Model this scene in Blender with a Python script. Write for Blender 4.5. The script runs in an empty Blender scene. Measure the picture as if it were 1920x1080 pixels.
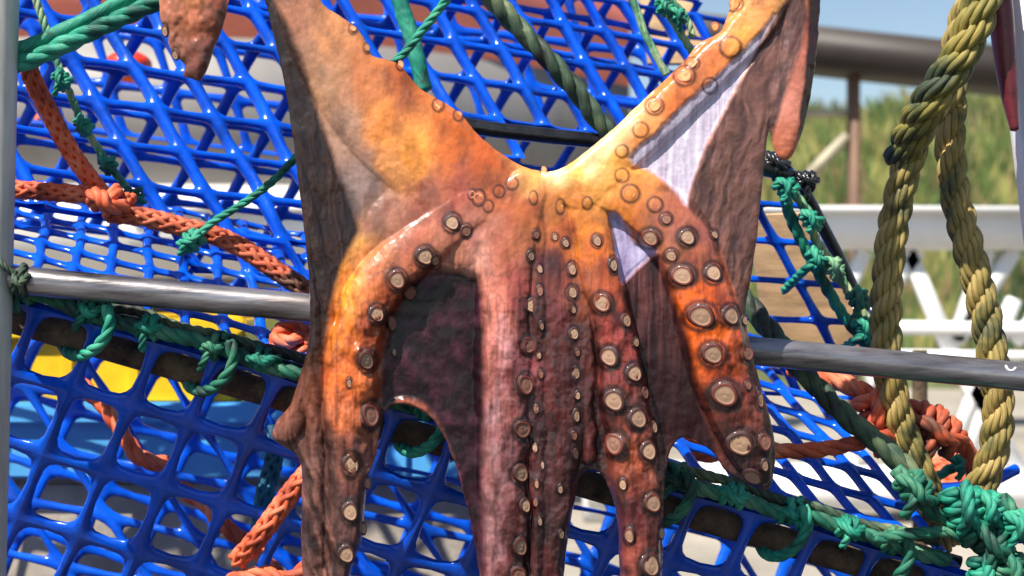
import bpy, math, random
import numpy as np
from mathutils import Vector
random.seed(7)
R = math.radians
# ------------------------------------------------------------------ camera
S = 0.0005           # metres per photograph pixel in the plane the octopus hangs in
D = 1.5              # camera distance from that plane
CZ = 0.80            # camera height above the quay
sc = bpy.context.scene
cam = bpy.data.objects.new('camera', bpy.data.cameras.new('camera'))
sc.collection.objects.link(cam)
cam.location = (0, -D, CZ)
cam.rotation_euler = (R(90), 0, 0)
cam.data.sensor_width = 36.0
cam.data.lens = 36.0 * D / (1920 * S)
cam.data.clip_start = 0.05
cam.data.clip_end = 900
cam.data.dof.use_dof = True
cam.data.dof.focus_distance = D + 0.07
cam.data.dof.aperture_fstop = 6.5
sc.camera = cam
# ------------------------------------------------------------------ world, sun, exposure
SUN = Vector((-0.40, -0.46, 0.86)).normalized()
el = math.asin(SUN.z)
w = bpy.data.worlds.new('World'); sc.world = w; w.use_nodes = True
nt = w.node_tree; bg = nt.nodes['Background']
sky = nt.nodes.new('ShaderNodeTexSky'); sky.sky_type = 'NISHITA'; sky.sun_disc = False
sky.sun_elevation = el; sky.sun_rotation = math.atan2(SUN.x, SUN.y)
sky.air_density = 1.0; sky.dust_density = 0.6
nt.links.new(sky.outputs[0], bg.inputs[0]); bg.inputs[1].default_value = 0.08
sl = bpy.data.lights.new('sun', 'SUN'); sl.energy = 5.0; sl.angle = R(0.6); sl.color = (1, 0.93, 0.82)
so = bpy.data.objects.new('sun', sl); sc.collection.objects.link(so)
so.rotation_euler = (-SUN).to_track_quat('-Z', 'Y').to_euler(); so.location = (-2, -2, 5)
sc.view_settings.view_transform = 'Standard'; sc.view_settings.look = 'None'
sc.view_settings.gamma = 1; sc.view_settings.use_curve_mapping = False
sc.view_settings.exposure = 0.7
sc.render.engine = 'CYCLES'
sc.cycles.use_denoising = True
sc.cycles.max_bounces = 6
sc.cycles.caustics_reflective = False; sc.cycles.caustics_refractive = False

def P(px, py, Y=0.0):
    """world point of a photograph pixel measured at world depth Y"""
    k = (D + Y) / D * S
    return Vector(((px - 960) * k, Y, CZ + (540 - py) * k))
def Pn(px, py, Y):
    k = (D + Y) / D * S
    return np.stack([(px - 960) * k, Y + 0 * px, CZ + (540 - py) * k], -1)
def sr(r, g, b):
    f = lambda c: (c/255/12.92) if c <= 10 else ((c/255 + 0.055)/1.055)**2.4
    return (f(r), f(g), f(b))

# ------------------------------------------------------------------ object helpers
C = sc.collection
def link(o, parent=None):
    C.objects.link(o)
    if parent is not None: o.parent = parent
    return o
def tag(o, label=None, cat=None, group=None, kind=None):
    if label: o['label'] = label
    if cat: o['category'] = cat
    if group: o['group'] = group
    if kind: o['kind'] = kind
    return o
def thing(name, label, cat, group=None, loc=(0, 0, 0)):
    o = bpy.data.objects.new(name, None); o.empty_display_size = 0.02; o.location = loc
    link(o); return tag(o, label, cat, group)
def npmesh(name, V, F, mats, parent=None, smooth=True, uv=None, mi=None):
    """V (n,3) array, F (m,4) or (m,3) int array"""
    V = np.asarray(V, dtype=np.float64); F = np.asarray(F, dtype=np.int64)
    if parent is not None:
        V = V - np.array(parent.location)
        pp = parent.parent
        while pp is not None:
            V = V - np.array(pp.location); pp = pp.parent
    me = bpy.data.meshes.new(name)
    k = F.shape[1]
    tot = np.full(len(F), k); flat = np.ones(F.shape, bool)
    if k == 4:
        tri = F[:, 3] == F[:, 2]; tot[tri] = 3; flat[tri, 3] = False
    lv = F[flat]
    me.vertices.add(len(V)); me.vertices.foreach_set('co', V.ravel())
    me.loops.add(len(lv)); me.loops.foreach_set('vertex_index', lv.astype(np.int32))
    me.polygons.add(len(F))
    me.polygons.foreach_set('loop_start', np.r_[0, np.cumsum(tot)[:-1]].astype(np.int32))
    me.polygons.foreach_set('loop_total', tot.astype(np.int32))
    me.polygons.foreach_set('use_smooth', np.full(len(F), smooth, dtype=bool))
    if mi is not None: me.polygons.foreach_set('material_index', np.asarray(mi, dtype=np.int32))
    me.update(calc_edges=True)
    if uv is not None:
        l = me.uv_layers.new(name='UVMap')
        l.data.foreach_set('uv', np.asarray(uv)[lv].ravel())
    for m in (mats if isinstance(mats, (list, tuple)) else [mats]): me.materials.append(m)
    me.validate()
    return link(bpy.data.objects.new(name, me), parent)
class MB:
    def __init__(s): s.V = []; s.F = []; s.UV = []; s.n = 0
    def add(s, V, F, UV=None):
        V = np.asarray(V, float); s.V.append(V); s.F.append(np.asarray(F, int) + s.n); s.n += len(V)
        s.UV.append(np.zeros((len(V), 2)) if UV is None else UV)
    def build(s, name, mat, parent=None, smooth=True):
        return npmesh(name, np.concatenate(s.V), np.concatenate(s.F), mat, parent, smooth, np.concatenate(s.UV))

# value noise ------------------------------------------------------
_T = np.random.RandomState(3).rand(256, 256)
def vn(x, y, seed=0):
    x = x + seed * 17.3; y = y + seed * 9.1
    xi = np.floor(x).astype(int); yi = np.floor(y).astype(int)
    fx = x - xi; fy = y - yi; fx = fx*fx*(3-2*fx); fy = fy*fy*(3-2*fy)
    g = lambda a, b: _T[a & 255, b & 255]
    return (g(xi, yi)*(1-fx)+g(xi+1, yi)*fx)*(1-fy) + (g(xi, yi+1)*(1-fx)+g(xi+1, yi+1)*fx)*fy
def fbm(x, y, seed=0, o=4):
    r = 0; a = 0.5; t = 0
    for i in range(o): r = r + a*vn(x*2**i, y*2**i, seed+i*3); t += a; a *= 0.55
    return r / t

# ------------------------------------------------------------------ materials
def mat(name, base, rough=0.5, metal=0.0, var=0.15, scale=40, bump=0.2, bscale=None, coat=0.0, spec=0.5, dirt=None, dirt_amt=0.5, stretch=(1, 1, 1), bdist=0.001, sss=0.0):
    m = bpy.data.materials.new(name); m.use_nodes = True
    t = m.node_tree; N = t.nodes; L = t.links; b = N['Principled BSDF']
    tc = N.new('ShaderNodeTexCoord'); mp = N.new('ShaderNodeMapping'); mp.inputs['Scale'].default_value = stretch
    L.new(tc.outputs['Object'], mp.inputs[0])
    n1 = N.new('ShaderNodeTexNoise'); n1.inputs['Scale'].default_value = scale; n1.inputs['Detail'].default_value = 6
    n1.inputs['Roughness'].default_value = 0.65
    L.new(mp.outputs[0], n1.inputs['Vector'])
    cr = N.new('ShaderNodeValToRGB'); cr.color_ramp.elements[0].position = 0.3; cr.color_ramp.elements[1].position = 0.7
    d = [c*(1-var*1.6) for c in base]; l = [min(1, c*(1+var)) for c in base]
    cr.color_ramp.elements[0].color = (*d, 1); cr.color_ramp.elements[1].color = (*l, 1)
    L.new(n1.outputs[0], cr.inputs[0]); col = cr.outputs[0]
    if dirt is not None:
        n2 = N.new('ShaderNodeTexNoise'); n2.inputs['Scale'].default_value = scale*0.37; n2.inputs['Detail'].default_value = 8
        n2.inputs['Roughness'].default_value = 0.7; L.new(mp.outputs[0], n2.inputs['Vector'])
        r2 = N.new('ShaderNodeValToRGB'); r2.color_ramp.elements[0].position = 0.5; r2.color_ramp.elements[1].position = 0.68
        r2.color_ramp.elements[0].color = (0, 0, 0, 1); r2.color_ramp.elements[1].color = (dirt_amt,)*3 + (1,)
        L.new(n2.outputs[0], r2.inputs[0])
        mx = N.new('ShaderNodeMixRGB'); L.new(r2.outputs[0], mx.inputs[0]); L.new(col, mx.inputs[1]); mx.inputs[2].default_value = (*dirt, 1)
        col = mx.outputs[0]
        ra = N.new('ShaderNodeMath'); ra.operation = 'MULTIPLY_ADD'; L.new(r2.outputs[0], ra.inputs[0]); ra.inputs[1].default_value = 0.3; ra.inputs[2].default_value = rough
        L.new(ra.outputs[0], b.inputs['Roughness'])
    else: b.inputs['Roughness'].default_value = rough
    L.new(col, b.inputs['Base Color']); b.inputs['Metallic'].default_value = metal
    b.inputs['Coat Weight'].default_value = coat; b.inputs['Coat Roughness'].default_value = 0.12
    b.inputs['Specular IOR Level'].default_value = spec
    if sss: b.inputs['Subsurface Weight'].default_value = sss; b.inputs['Subsurface Scale'].default_value = 0.004
    if bump:
        n3 = N.new('ShaderNodeTexNoise'); n3.inputs['Scale'].default_value = bscale or scale*3; n3.inputs['Detail'].default_value = 5
        L.new(mp.outputs[0], n3.inputs['Vector'])
        bp = N.new('ShaderNodeBump'); bp.inputs['Strength'].default_value = bump; bp.inputs['Distance'].default_value = bdist
        L.new(n3.outputs[0], bp.inputs['Height']); L.new(bp.outputs[0], b.inputs['Normal'])
    return m
def rope_mat(name, base, alt, rough=0.6, fray=0.8, freq=1.0, alt2=None):
    """UV.x runs along a strand in metres, UV.y once round it: oblique fibres, sun-bleached and stained patches"""
    m = bpy.data.materials.new(name); m.use_nodes = True
    t = m.node_tree; N = t.nodes; L = t.links; b = N['Principled BSDF']
    uv = N.new('ShaderNodeUVMap'); uv.uv_map = 'UVMap'
    mp = N.new('ShaderNodeMapping'); mp.inputs['Scale'].default_value = (250*freq, 14, 1); mp.inputs['Rotation'].default_value = (0, 0, 0)
    L.new(uv.outputs[0], mp.inputs[0])
    sx = N.new('ShaderNodeSeparateXYZ'); L.new(mp.outputs[0], sx.inputs[0])
    ad = N.new('ShaderNodeMath'); ad.operation = 'ADD'; L.new(sx.outputs[0], ad.inputs[0]); L.new(sx.outputs[1], ad.inputs[1])
    cb = N.new('ShaderNodeCombineXYZ'); L.new(ad.outputs[0], cb.inputs[0])
    s3 = N.new('ShaderNodeMath'); s3.operation = 'MULTIPLY'; s3.inputs[1].default_value = 0.06; L.new(sx.outputs[0], s3.inputs[0]); L.new(s3.outputs[0], cb.inputs[1])
    nf = N.new('ShaderNodeTexNoise'); nf.inputs['Scale'].default_value = 1.2; nf.inputs['Detail'].default_value = 4; L.new(cb.outputs[0], nf.inputs['Vector'])
    tc = N.new('ShaderNodeTexCoord')
    n2 = N.new('ShaderNodeTexNoise'); n2.inputs['Scale'].default_value = 28; n2.inputs['Detail'].default_value = 6; L.new(tc.outputs['Object'], n2.inputs['Vector'])
    r2 = N.new('ShaderNodeValToRGB'); e = r2.color_ramp.elements; e[0].position = 0.38; e[1].position = 0.62
    e[0].color = (*alt, 1); e[1].color = (*base, 1)
    if alt2 is not None:
        x = e.new(0.5); x.color = (*base, 1); e[2].color = (*alt2, 1); e[2].position = 0.66
    L.new(n2.outputs[0], r2.inputs[0])
    r1 = N.new('ShaderNodeValToRGB'); r1.color_ramp.elements[0].position = 0.3; r1.color_ramp.elements[1].position = 0.6
    r1.color_ramp.elements[0].color = (0.35, 0.35, 0.35, 1); r1.color_ramp.elements[1].color = (1.1, 1.1, 1.1, 1); L.new(nf.outputs[0], r1.inputs[0])
    mx = N.new('ShaderNodeMixRGB'); mx.blend_type = 'MULTIPLY'; mx.inputs[0].default_value = 0.8
    L.new(r2.outputs[0], mx.inputs[1]); L.new(r1.outputs[0], mx.inputs[2]); L.new(mx.outputs[0], b.inputs['Base Color'])
    b.inputs['Roughness'].default_value = rough
    bp = N.new('ShaderNodeBump'); bp.inputs['Strength'].default_value = fray; bp.inputs['Distance'].default_value = 0.0008
    L.new(nf.outputs[0], bp.inputs['Height']); L.new(bp.outputs[0], b.inputs['Normal'])
    return m

M = {}
M['blue'] = mat('blue_plastic', (0.0008, 0.085, 0.68), 0.19, var=0.35, scale=18, bump=0.35, bscale=90, coat=0.0, spec=0.38, bdist=0.0015, dirt=(0.004, 0.10, 0.42), dirt_amt=0.5)
M['steel'] = mat('weathered_steel', (0.30, 0.28, 0.29), 0.30, metal=0.75, var=0.6, scale=60, bump=0.6, bscale=150, stretch=(0.12, 1, 1), dirt=(0.07, 0.05, 0.045), dirt_amt=1.0)
M['post'] = mat('grey_post_paint', (0.56, 0.55, 0.49), 0.5, metal=0.0, var=0.25, scale=30, bump=0.3, stretch=(1, 1, 0.15), dirt=(0.10, 0.08, 0.06), dirt_amt=0.6)
M['rust'] = mat('rusted_iron', (0.10, 0.06, 0.035), 0.8, var=0.6, scale=45, bump=0.8, bscale=200, bdist=0.003, dirt=(0.22, 0.16, 0.09), dirt_amt=0.8)
M['black'] = mat('black_coated_bar', (0.012, 0.012, 0.014), 0.28, var=0.5, scale=30, bump=0.6, bdist=0.002, coat=0.3)
M['white'] = mat('white_paint', (0.78, 0.77, 0.75), 0.4, var=0.06, scale=6, bump=0.05)
M['alu'] = mat('white_aluminium', (0.80, 0.80, 0.80), 0.45, var=0.07, scale=4, bump=0.05)
M['yellow'] = mat('yellow_plastic', (0.85, 0.55, 0.01), 0.4, var=0.15, scale=12, bump=0.1)
M['sky_blue'] = mat('light_blue_plastic', (0.10, 0.42, 0.82), 0.4, var=0.15, scale=5, bump=0.1)
M['red'] = mat('red_float_plastic', (0.80, 0.05, 0.02), 0.35, var=0.15, scale=30, bump=0.1)
M['tan'] = mat('tan_board', (0.62, 0.40, 0.20), 0.6, var=0.25, scale=14, bump=0.3, stretch=(1, 1, 4), dirt=(0.25, 0.08, 0.03), dirt_amt=0.6)
M['hull'] = mat('grey_hull_paint', (0.25, 0.235, 0.23), 0.5, var=0.12, scale=2, bump=0.1, dirt=(0.07, 0.06, 0.055), dirt_amt=0.5)
M['salmon'] = mat('faded_red_paint', (0.72, 0.20, 0.14), 0.5, var=0.12, scale=3, bump=0.1)
M['hull_white'] = mat('hull_white_paint', (0.72, 0.70, 0.66), 0.5, var=0.08, scale=2, bump=0.05)
M['beam'] = mat('dark_shelter_beam', (0.032, 0.024, 0.022), 0.55, var=0.2, scale=2, bump=0.1)
M['wood_red'] = mat('red_brown_post', (0.20, 0.12, 0.08), 0.7, var=0.2, scale=5, bump=0.3)
M['pale_wood'] = mat('pale_timber', (0.42, 0.38, 0.28), 0.7, var=0.2, scale=5, bump=0.3)
M['block'] = mat('pale_concrete', (0.46, 0.41, 0.34), 0.85, var=0.2, scale=8, bump=0.5, bscale=60, bdist=0.003, dirt=(0.2, 0.17, 0.14), dirt_amt=0.5)
M['og'] = rope_mat('orange_rope_fibre', sr(236, 108, 66), sr(176, 78, 52), alt2=sr(242, 146, 110))
M['og_dull'] = rope_mat('dull_orange_rope_fibre', sr(190, 84, 52), sr(104, 60, 44), alt2=sr(214, 112, 78))
M['teal'] = rope_mat('teal_rope_fibre', sr(22, 146, 120), sr(10, 84, 72), alt2=sr(70, 172, 140))
M['teal_dark'] = rope_mat('dark_green_rope_fibre', sr(30, 118, 92), sr(26, 66, 56), alt2=sr(96, 146, 112))
M['moss'] = rope_mat('mossy_rope_fibre', sr(62, 88, 68), sr(38, 44, 38), alt2=sr(120, 132, 96))
M['pale_green'] = rope_mat('pale_green_twine_fibre', sr(128, 178, 136), sr(62, 132, 104), alt2=sr(188, 196, 152))
M['cyan'] = rope_mat('cyan_rope_fibre', sr(20, 128, 160), sr(10, 80, 110))
M['olive'] = rope_mat('olive_yellow_rope_fibre', sr(154, 136, 74), sr(82, 84, 52), alt2=sr(182, 156, 94), freq=0.8)
M['mustard'] = rope_mat('olive_green_rope_fibre', sr(116, 112, 50), sr(54, 66, 44), alt2=sr(150, 134, 62), freq=0.8)

# ------------------------------------------------------------------ tubes and ropes
def cat_rom(pts, per=12):
    p = [Vector(a) for a in pts]
    if len(p) == 2:
        return [p[0].lerp(p[1], i/per) for i in range(per+1)]
    p = [p[0]*2-p[1]] + p + [p[-1]*2-p[-2]]
    out = []
    for i in range(1, len(p)-2):
        a, b, c, d = p[i-1:i+3]
        for k in range(per):
            t = k/per
            out.append(0.5*((2*b)+(c-a)*t+(2*a-5*b+4*c-d)*t*t+(3*b-a-3*c+d)*t**3))
    out.append(p[-2].copy())
    return out
def resample(path, step):
    A = np.array([tuple(v) for v in path]); d = np.r_[0, np.cumsum(np.linalg.norm(np.diff(A, axis=0), axis=1))]
    n = max(3, int(d[-1]/step)+1); s = np.linspace(0, d[-1], n)
    return np.stack([np.interp(s, d, A[:, i]) for i in range(A.shape[1])], -1), s
def frames(A):
    T = np.gradient(A, axis=0); T /= np.linalg.norm(T, axis=1)[:, None] + 1e-12
    N = np.zeros_like(A); v = np.array([0.1, -1, 0.2]); v -= T[0]*v.dot(T[0]); v /= np.linalg.norm(v); N[0] = v
    for i in range(1, len(A)):
        v = N[i-1] - T[i]*N[i-1].dot(T[i]); N[i] = v/(np.linalg.norm(v)+1e-12)
    return T, N, np.cross(T, N)
def tube_np(A, r, k=8, cap=True):
    """A (n,3), r scalar or (n,)"""
    n = len(A); r = np.broadcast_to(np.asarray(r, float), (n,))
    T, N, B = frames(A)
    a = np.arange(k)*2*np.pi/k
    V = A[:, None]+r[:, None, None]*(np.cos(a)[None, :, None]*N[:, None]+np.sin(a)[None, :, None]*B[:, None])
    V = V.reshape(-1, 3)
    i = np.arange(n-1)[:, None]*k; j = np.arange(k)[None]; j2 = (j+1) % k
    F = np.stack([i+j, i+j2, i+k+j2, i+k+j], -1).reshape(-1, 4)
    d = np.r_[0, np.cumsum(np.linalg.norm(np.diff(A, axis=0), axis=1))]
    UV = np.stack([np.repeat(d, k), np.tile(np.minimum(j[0], k-j[0])*2/k, n)], -1)
    if cap:
        V = np.concatenate([V, A[:1]-T[:1]*r[0]*0.35, A[-1:]+T[-1:]*r[-1]*0.35]); c0 = n*k; c1 = c0+1
        e = np.arange(k); e2 = (e+1) % k
        F = np.concatenate([F, np.stack([e2, e, 0*e+c0, 0*e+c0], -1), np.stack([(n-1)*k+e, (n-1)*k+e2, 0*e+c1, 0*e+c1], -1)])
        UV = np.concatenate([UV, [[0, 0], [d[-1], 0]]])
        F = [list(dict.fromkeys(f)) for f in F.tolist()]
        F = np.array([f if len(f) == 4 else f+[f[2]] for f in F])
    return V, F, UV
def add_tube(mb, pts, r, k=10, per=10, cap=False):
    A, s = resample(cat_rom(pts, per), max(0.0015, r*0.7)); mb.add(*tube_np(A, r, k, False))
def add_rod(mb, a, b, r, k=16, caps=True):
    a = np.array(a); b = np.array(b)
    A = np.stack([a+(b-a)*t for t in np.linspace(0, 1, 9)])
    V, F, UV = tube_np(A, r, k, False); mb.add(V, F, UV)
    if caps:
        for (o, c, rev) in ((0, a, 1), (8*k, b, 0)):
            vv = np.concatenate([V[o:o+k], [c]]); e = np.arange(0, k, 2)
            f = np.stack([0*e+k, e, (e+1) % k, (e+2) % k], -1)
            mb.add(vv, f[:, ::-1] if rev else f)
def strands(pts, r, kind=3, pitch=None, per=10, taper=None, k=8, jitter=0.0):
    """list of (V,F,UV) for the strands of a laid or braided rope of outer radius r (metres)"""
    path = cat_rom(pts, per)
    out = []
    if kind == 'plait':
        pitch = pitch or r*4.4
        A, s = resample(path, r*0.22); T, N, B = frames(A); n = 3
        wb = fbm(s/r*0.5, s*0, 7, 3)-.5
        for hand in (1, -1):
            for q in range(n):
                ph = hand*s*2*np.pi/pitch+q*2*np.pi/n
                wv = np.cos(n*s*2*np.pi/pitch+(0 if hand > 0 else np.pi))
                rr = r*(0.58+0.10*wv+0.1*wb)
                X = A+rr[:, None]*(np.cos(ph)[:, None]*N+np.sin(ph)[:, None]*B)
                lump = 1+0.25*(fbm(s/r*1.1+q*7, s*0+q*3.7+hand, 3, 3)-.5)+0.10*wv
                out.append(tube_np(X, r*0.40*lump, k))
        out.append(tube_np(A, r*0.5, 6))
        return out
    if kind == 'braid':
        pitch = pitch or r*9; step = r*0.28
        A, s = resample(path, step); T, N, B = frames(A)
        n = 5
        for hand in (1, -1):
            for q in range(n):
                ph = hand*s*2*np.pi/pitch + q*2*np.pi/n
                wv = np.cos(n*s*2*np.pi/pitch + (0 if hand > 0 else np.pi))
                rr = r*0.72*(1+0.10*wv)
                X = A+rr[:, None]*(np.cos(ph)[:, None]*N+np.sin(ph)[:, None]*B)
                out.append(tube_np(X, r*0.33, 6))
        out.append(tube_np(A, r*0.6, 6))
        return out
    pitch = pitch or r*7
    A, s = resample(path, r*0.3); T, N, B = frames(A)
    rs = r*{1: 1.0, 2: .62, 3: .57}.get(kind, .5)
    rsd = np.random.RandomState(int(abs(A[0].sum())*1e4) % 9999)
    wob = fbm(s/r*0.55, s*0, int(rsd.rand()*50), 3)-.5
    for q in range(kind):
        ph = s*2*np.pi/pitch+q*2*np.pi/kind
        rr = (r-rs)*(1+0.35*wob)
        X = A+np.broadcast_to(rr, s.shape)[:, None]*(np.cos(ph)[:, None]*N+np.sin(ph)[:, None]*B)
        lump = 1+0.30*(fbm(s/r*0.9+q*7, s*0+q*3.7, 3, 3)-.5)
        rad = rs*lump if taper is None else rs*taper(s/s[-1])
        out.append(tube_np(X, rad, k))
    return out
PXR = lambda rpx, Y: rpx*S*(D+Y)/D
def pts3(pp): return [P(*p) for p in pp]
def fuzz(mb, path, r, n=None, ln=4.5):
    A, s = resample(path, r*0.8); T, N, B = frames(A); rs = np.random.RandomState(len(A)+int(abs(A[0, 0])*1000) % 97)
    n = n or int(s[-1]/0.0022); k = rs.randint(1, len(A)-1, n); a = rs.rand(n)*6.283
    nr = N[k]*np.cos(a)[:, None]+B[k]*np.sin(a)[:, None]; p0 = A[k]+nr*r*0.93
    d = nr*rs.uniform(.15, .8, n)[:, None]+T[k]*rs.choice([-1, 1], n)[:, None]*rs.uniform(.5, 1.2, n)[:, None]; d /= np.linalg.norm(d, axis=1)[:, None]
    L_ = (0.001*ln*rs.uniform(.4, 1.3, n))[:, None]; wv_ = np.cross(d, nr); wv_ /= np.linalg.norm(wv_, axis=1)[:, None]+1e-9
    w_ = 0.00022
    p1 = p0+d*L_*.55; p2 = p0+d*L_+np.array([0, 0, -1])*L_*.25
    V = np.stack([p0-wv_*w_, p0+wv_*w_, p1+wv_*w_, p1-wv_*w_, p2], 1).reshape(-1, 3); b_ = np.arange(n)*5
    mb.add(V, np.concatenate([np.stack([b_, b_+1, b_+2, b_+3], -1), np.stack([b_+3, b_+2, b_+4, b_+4], -1)]), np.tile([[0.3, .2]], (len(V), 1)))
def rope_parts(mb, pp, rpx, kind=3, pitch=None, world=False):
    pts = pp if world else pts3(pp)
    Y = sum(v.y for v in pts)/len(pts)
    for s_ in strands(pts, PXR(rpx, Y), kind, None if pitch is None else PXR(pitch, Y)): mb.add(*s_)
    fuzz(mb, cat_rom(pts, 10), PXR(rpx, Y))
def rope(name, pp, rpx, m, label=None, cat='rope', kind=3, group=None, parent=None, pitch=None):
    mb = MB(); rope_parts(mb, pp, rpx, kind, pitch)
    o = mb.build(name, M[m], parent)
    if parent is None: tag(o, label, cat, group)
    return o
def knot_geo(mb, c, ax, rr, R_, turns=2.3, kind=3, tails=2, seed=0):
    """wraps of line of radius rr round an axis, a crossing pass and loose tails. world units"""
    rnd = random.Random(seed)
    c = Vector(c); ax = Vector(ax).normalized()
    u = Vector((0, -1, 0)); u = (u-ax*u.dot(ax)).normalized(); v = ax.cross(u)
    pts = []; n = int(turns*9); L_ = rr*1.9*turns
    for i in range(n+1):
        t = i/n; a = t*turns*2*math.pi+rnd.uniform(0, 0.3)
        q = R_*(1+0.12*math.sin(a*0.5+seed))
        pts.append(c+ax*(t-0.5)*L_+(u*math.cos(a)+v*math.sin(a))*q)
    for s_ in strands(pts, rr, kind, per=4): mb.add(*s_)
    # crossing pass over the front of the wraps
    w1 = [c-ax*L_*0.65+v*R_*0.5*rnd.choice((-1, 1))+u*R_*0.7, c-ax*L_*0.2+u*(R_+rr*1.5), c+ax*L_*0.25+u*(R_+rr*1.5)+v*R_*0.3, c+ax*L_*0.65+u*R_*0.6-v*R_*0.4]
    for s_ in strands(w1, rr, kind, per=6): mb.add(*s_)
    for k in range(tails):
        d = (v*rnd.uniform(-1, 1)+Vector((0, 0, -1))*rnd.uniform(0.3, 1)+ax*rnd.uniform(-0.6, 0.6)).normalized()
        ln = R_*rnd.uniform(1.6, 2.8)
        tl = [c+u*R_*0.9, c+u*(R_+rr)+d*ln*0.5, c+u*(R_*0.6)+d*ln]
        for s_ in strands(tl, rr*0.9, kind, per=6): mb.add(*s_)
def box_np(mb, c, sx, sy, sz, bev=0.0, rot=None, axes=None):
    """box, centre c, half sizes; chamfered edges"""
    import bmesh
    bm = bmesh.new(); bmesh.ops.create_cube(bm, size=2)
    for v in bm.verts: v.co = Vector((v.co.x*sx, v.co.y*sy, v.co.z*sz))
    if bev: bmesh.ops.bevel(bm, geom=bm.edges[:], offset=bev, segments=2, affect='EDGES')
    bm.verts.ensure_lookup_table()
    X = Vector((1, 0, 0)); Y_ = Vector((0, 1, 0)); Z = Vector((0, 0, 1))
    if axes: X, Y_, Z = axes
    V = [tuple(Vector(c)+X*v.co.x+Y_*v.co.y+Z*v.co.z) for v in bm.verts]
    bmesh.ops.triangulate(bm, faces=bm.faces[:])
    F = [[l.index for l in f.verts] for f in bm.faces]; bm.free()
    mb.add(V, [f+[f[-1]] for f in F])
def beam_px(mb, a, b, hw, hd):
    """straight rectangular beam between two world points, half width hw (in picture), half depth hd"""
    a = Vector(a); b = Vector(b); ax = (b-a); L_ = ax.length; ax.normalize()
    Y_ = Vector((0, 1, 0)); Y_ = (Y_-ax*Y_.dot(ax)).normalized(); Z = ax.cross(Y_)
    box_np(mb, (a+b)/2, L_/2, hd, hw, bev=min(hw, hd)*0.15, axes=(ax, Y_, Z))

# ------------------------------------------------------------------ setting
def noise_ground():
    m = mat('quay_concrete', (0.36, 0.325, 0.27), 0.85, var=0.18, scale=1.2, bump=0.5, bscale=30, bdist=0.01, dirt=(0.17, 0.15, 0.13), dirt_amt=0.6)
    n = 60
    g = np.linspace(-1, 1, n); g = np.sign(g)*np.abs(g)**3*400
    X, Y = np.meshgrid(g, g+0); V = np.stack([X, Y, 0*X], -1).reshape(-1, 3)
    i = np.arange(n-1)[:, None]*n; j = np.arange(n-1)[None]
    F = np.stack([i+j, i+j+1, i+n+j+1, i+n+j], -1).reshape(-1, 4)
    o = npmesh('quay_ground', V, F, m, smooth=False); tag(o, kind='structure')
noise_ground()
def add_dark_strip():  # dark ground strip added out of view to cut light bouncing up
    m = mat('added_dark_strip', (0.045, 0.045, 0.046), 0.45, var=0.3, scale=5, bump=0.5, bscale=120, bdist=0.004)
    V = []; F = []; n = 30
    for i in range(n+1):
        x = -14+28*i/n; V += [(x, -9, 0.004), (x, 1.9+0.12*math.sin(i*1.7)+0.07*math.sin(i*4.1), 0.004)]
    for i in range(n): F.append([2*i, 2*i+2, 2*i+3, 2*i+1])
    tag(npmesh('added_dark_strip', V, F, m, smooth=False), kind='structure')
add_dark_strip()

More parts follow.
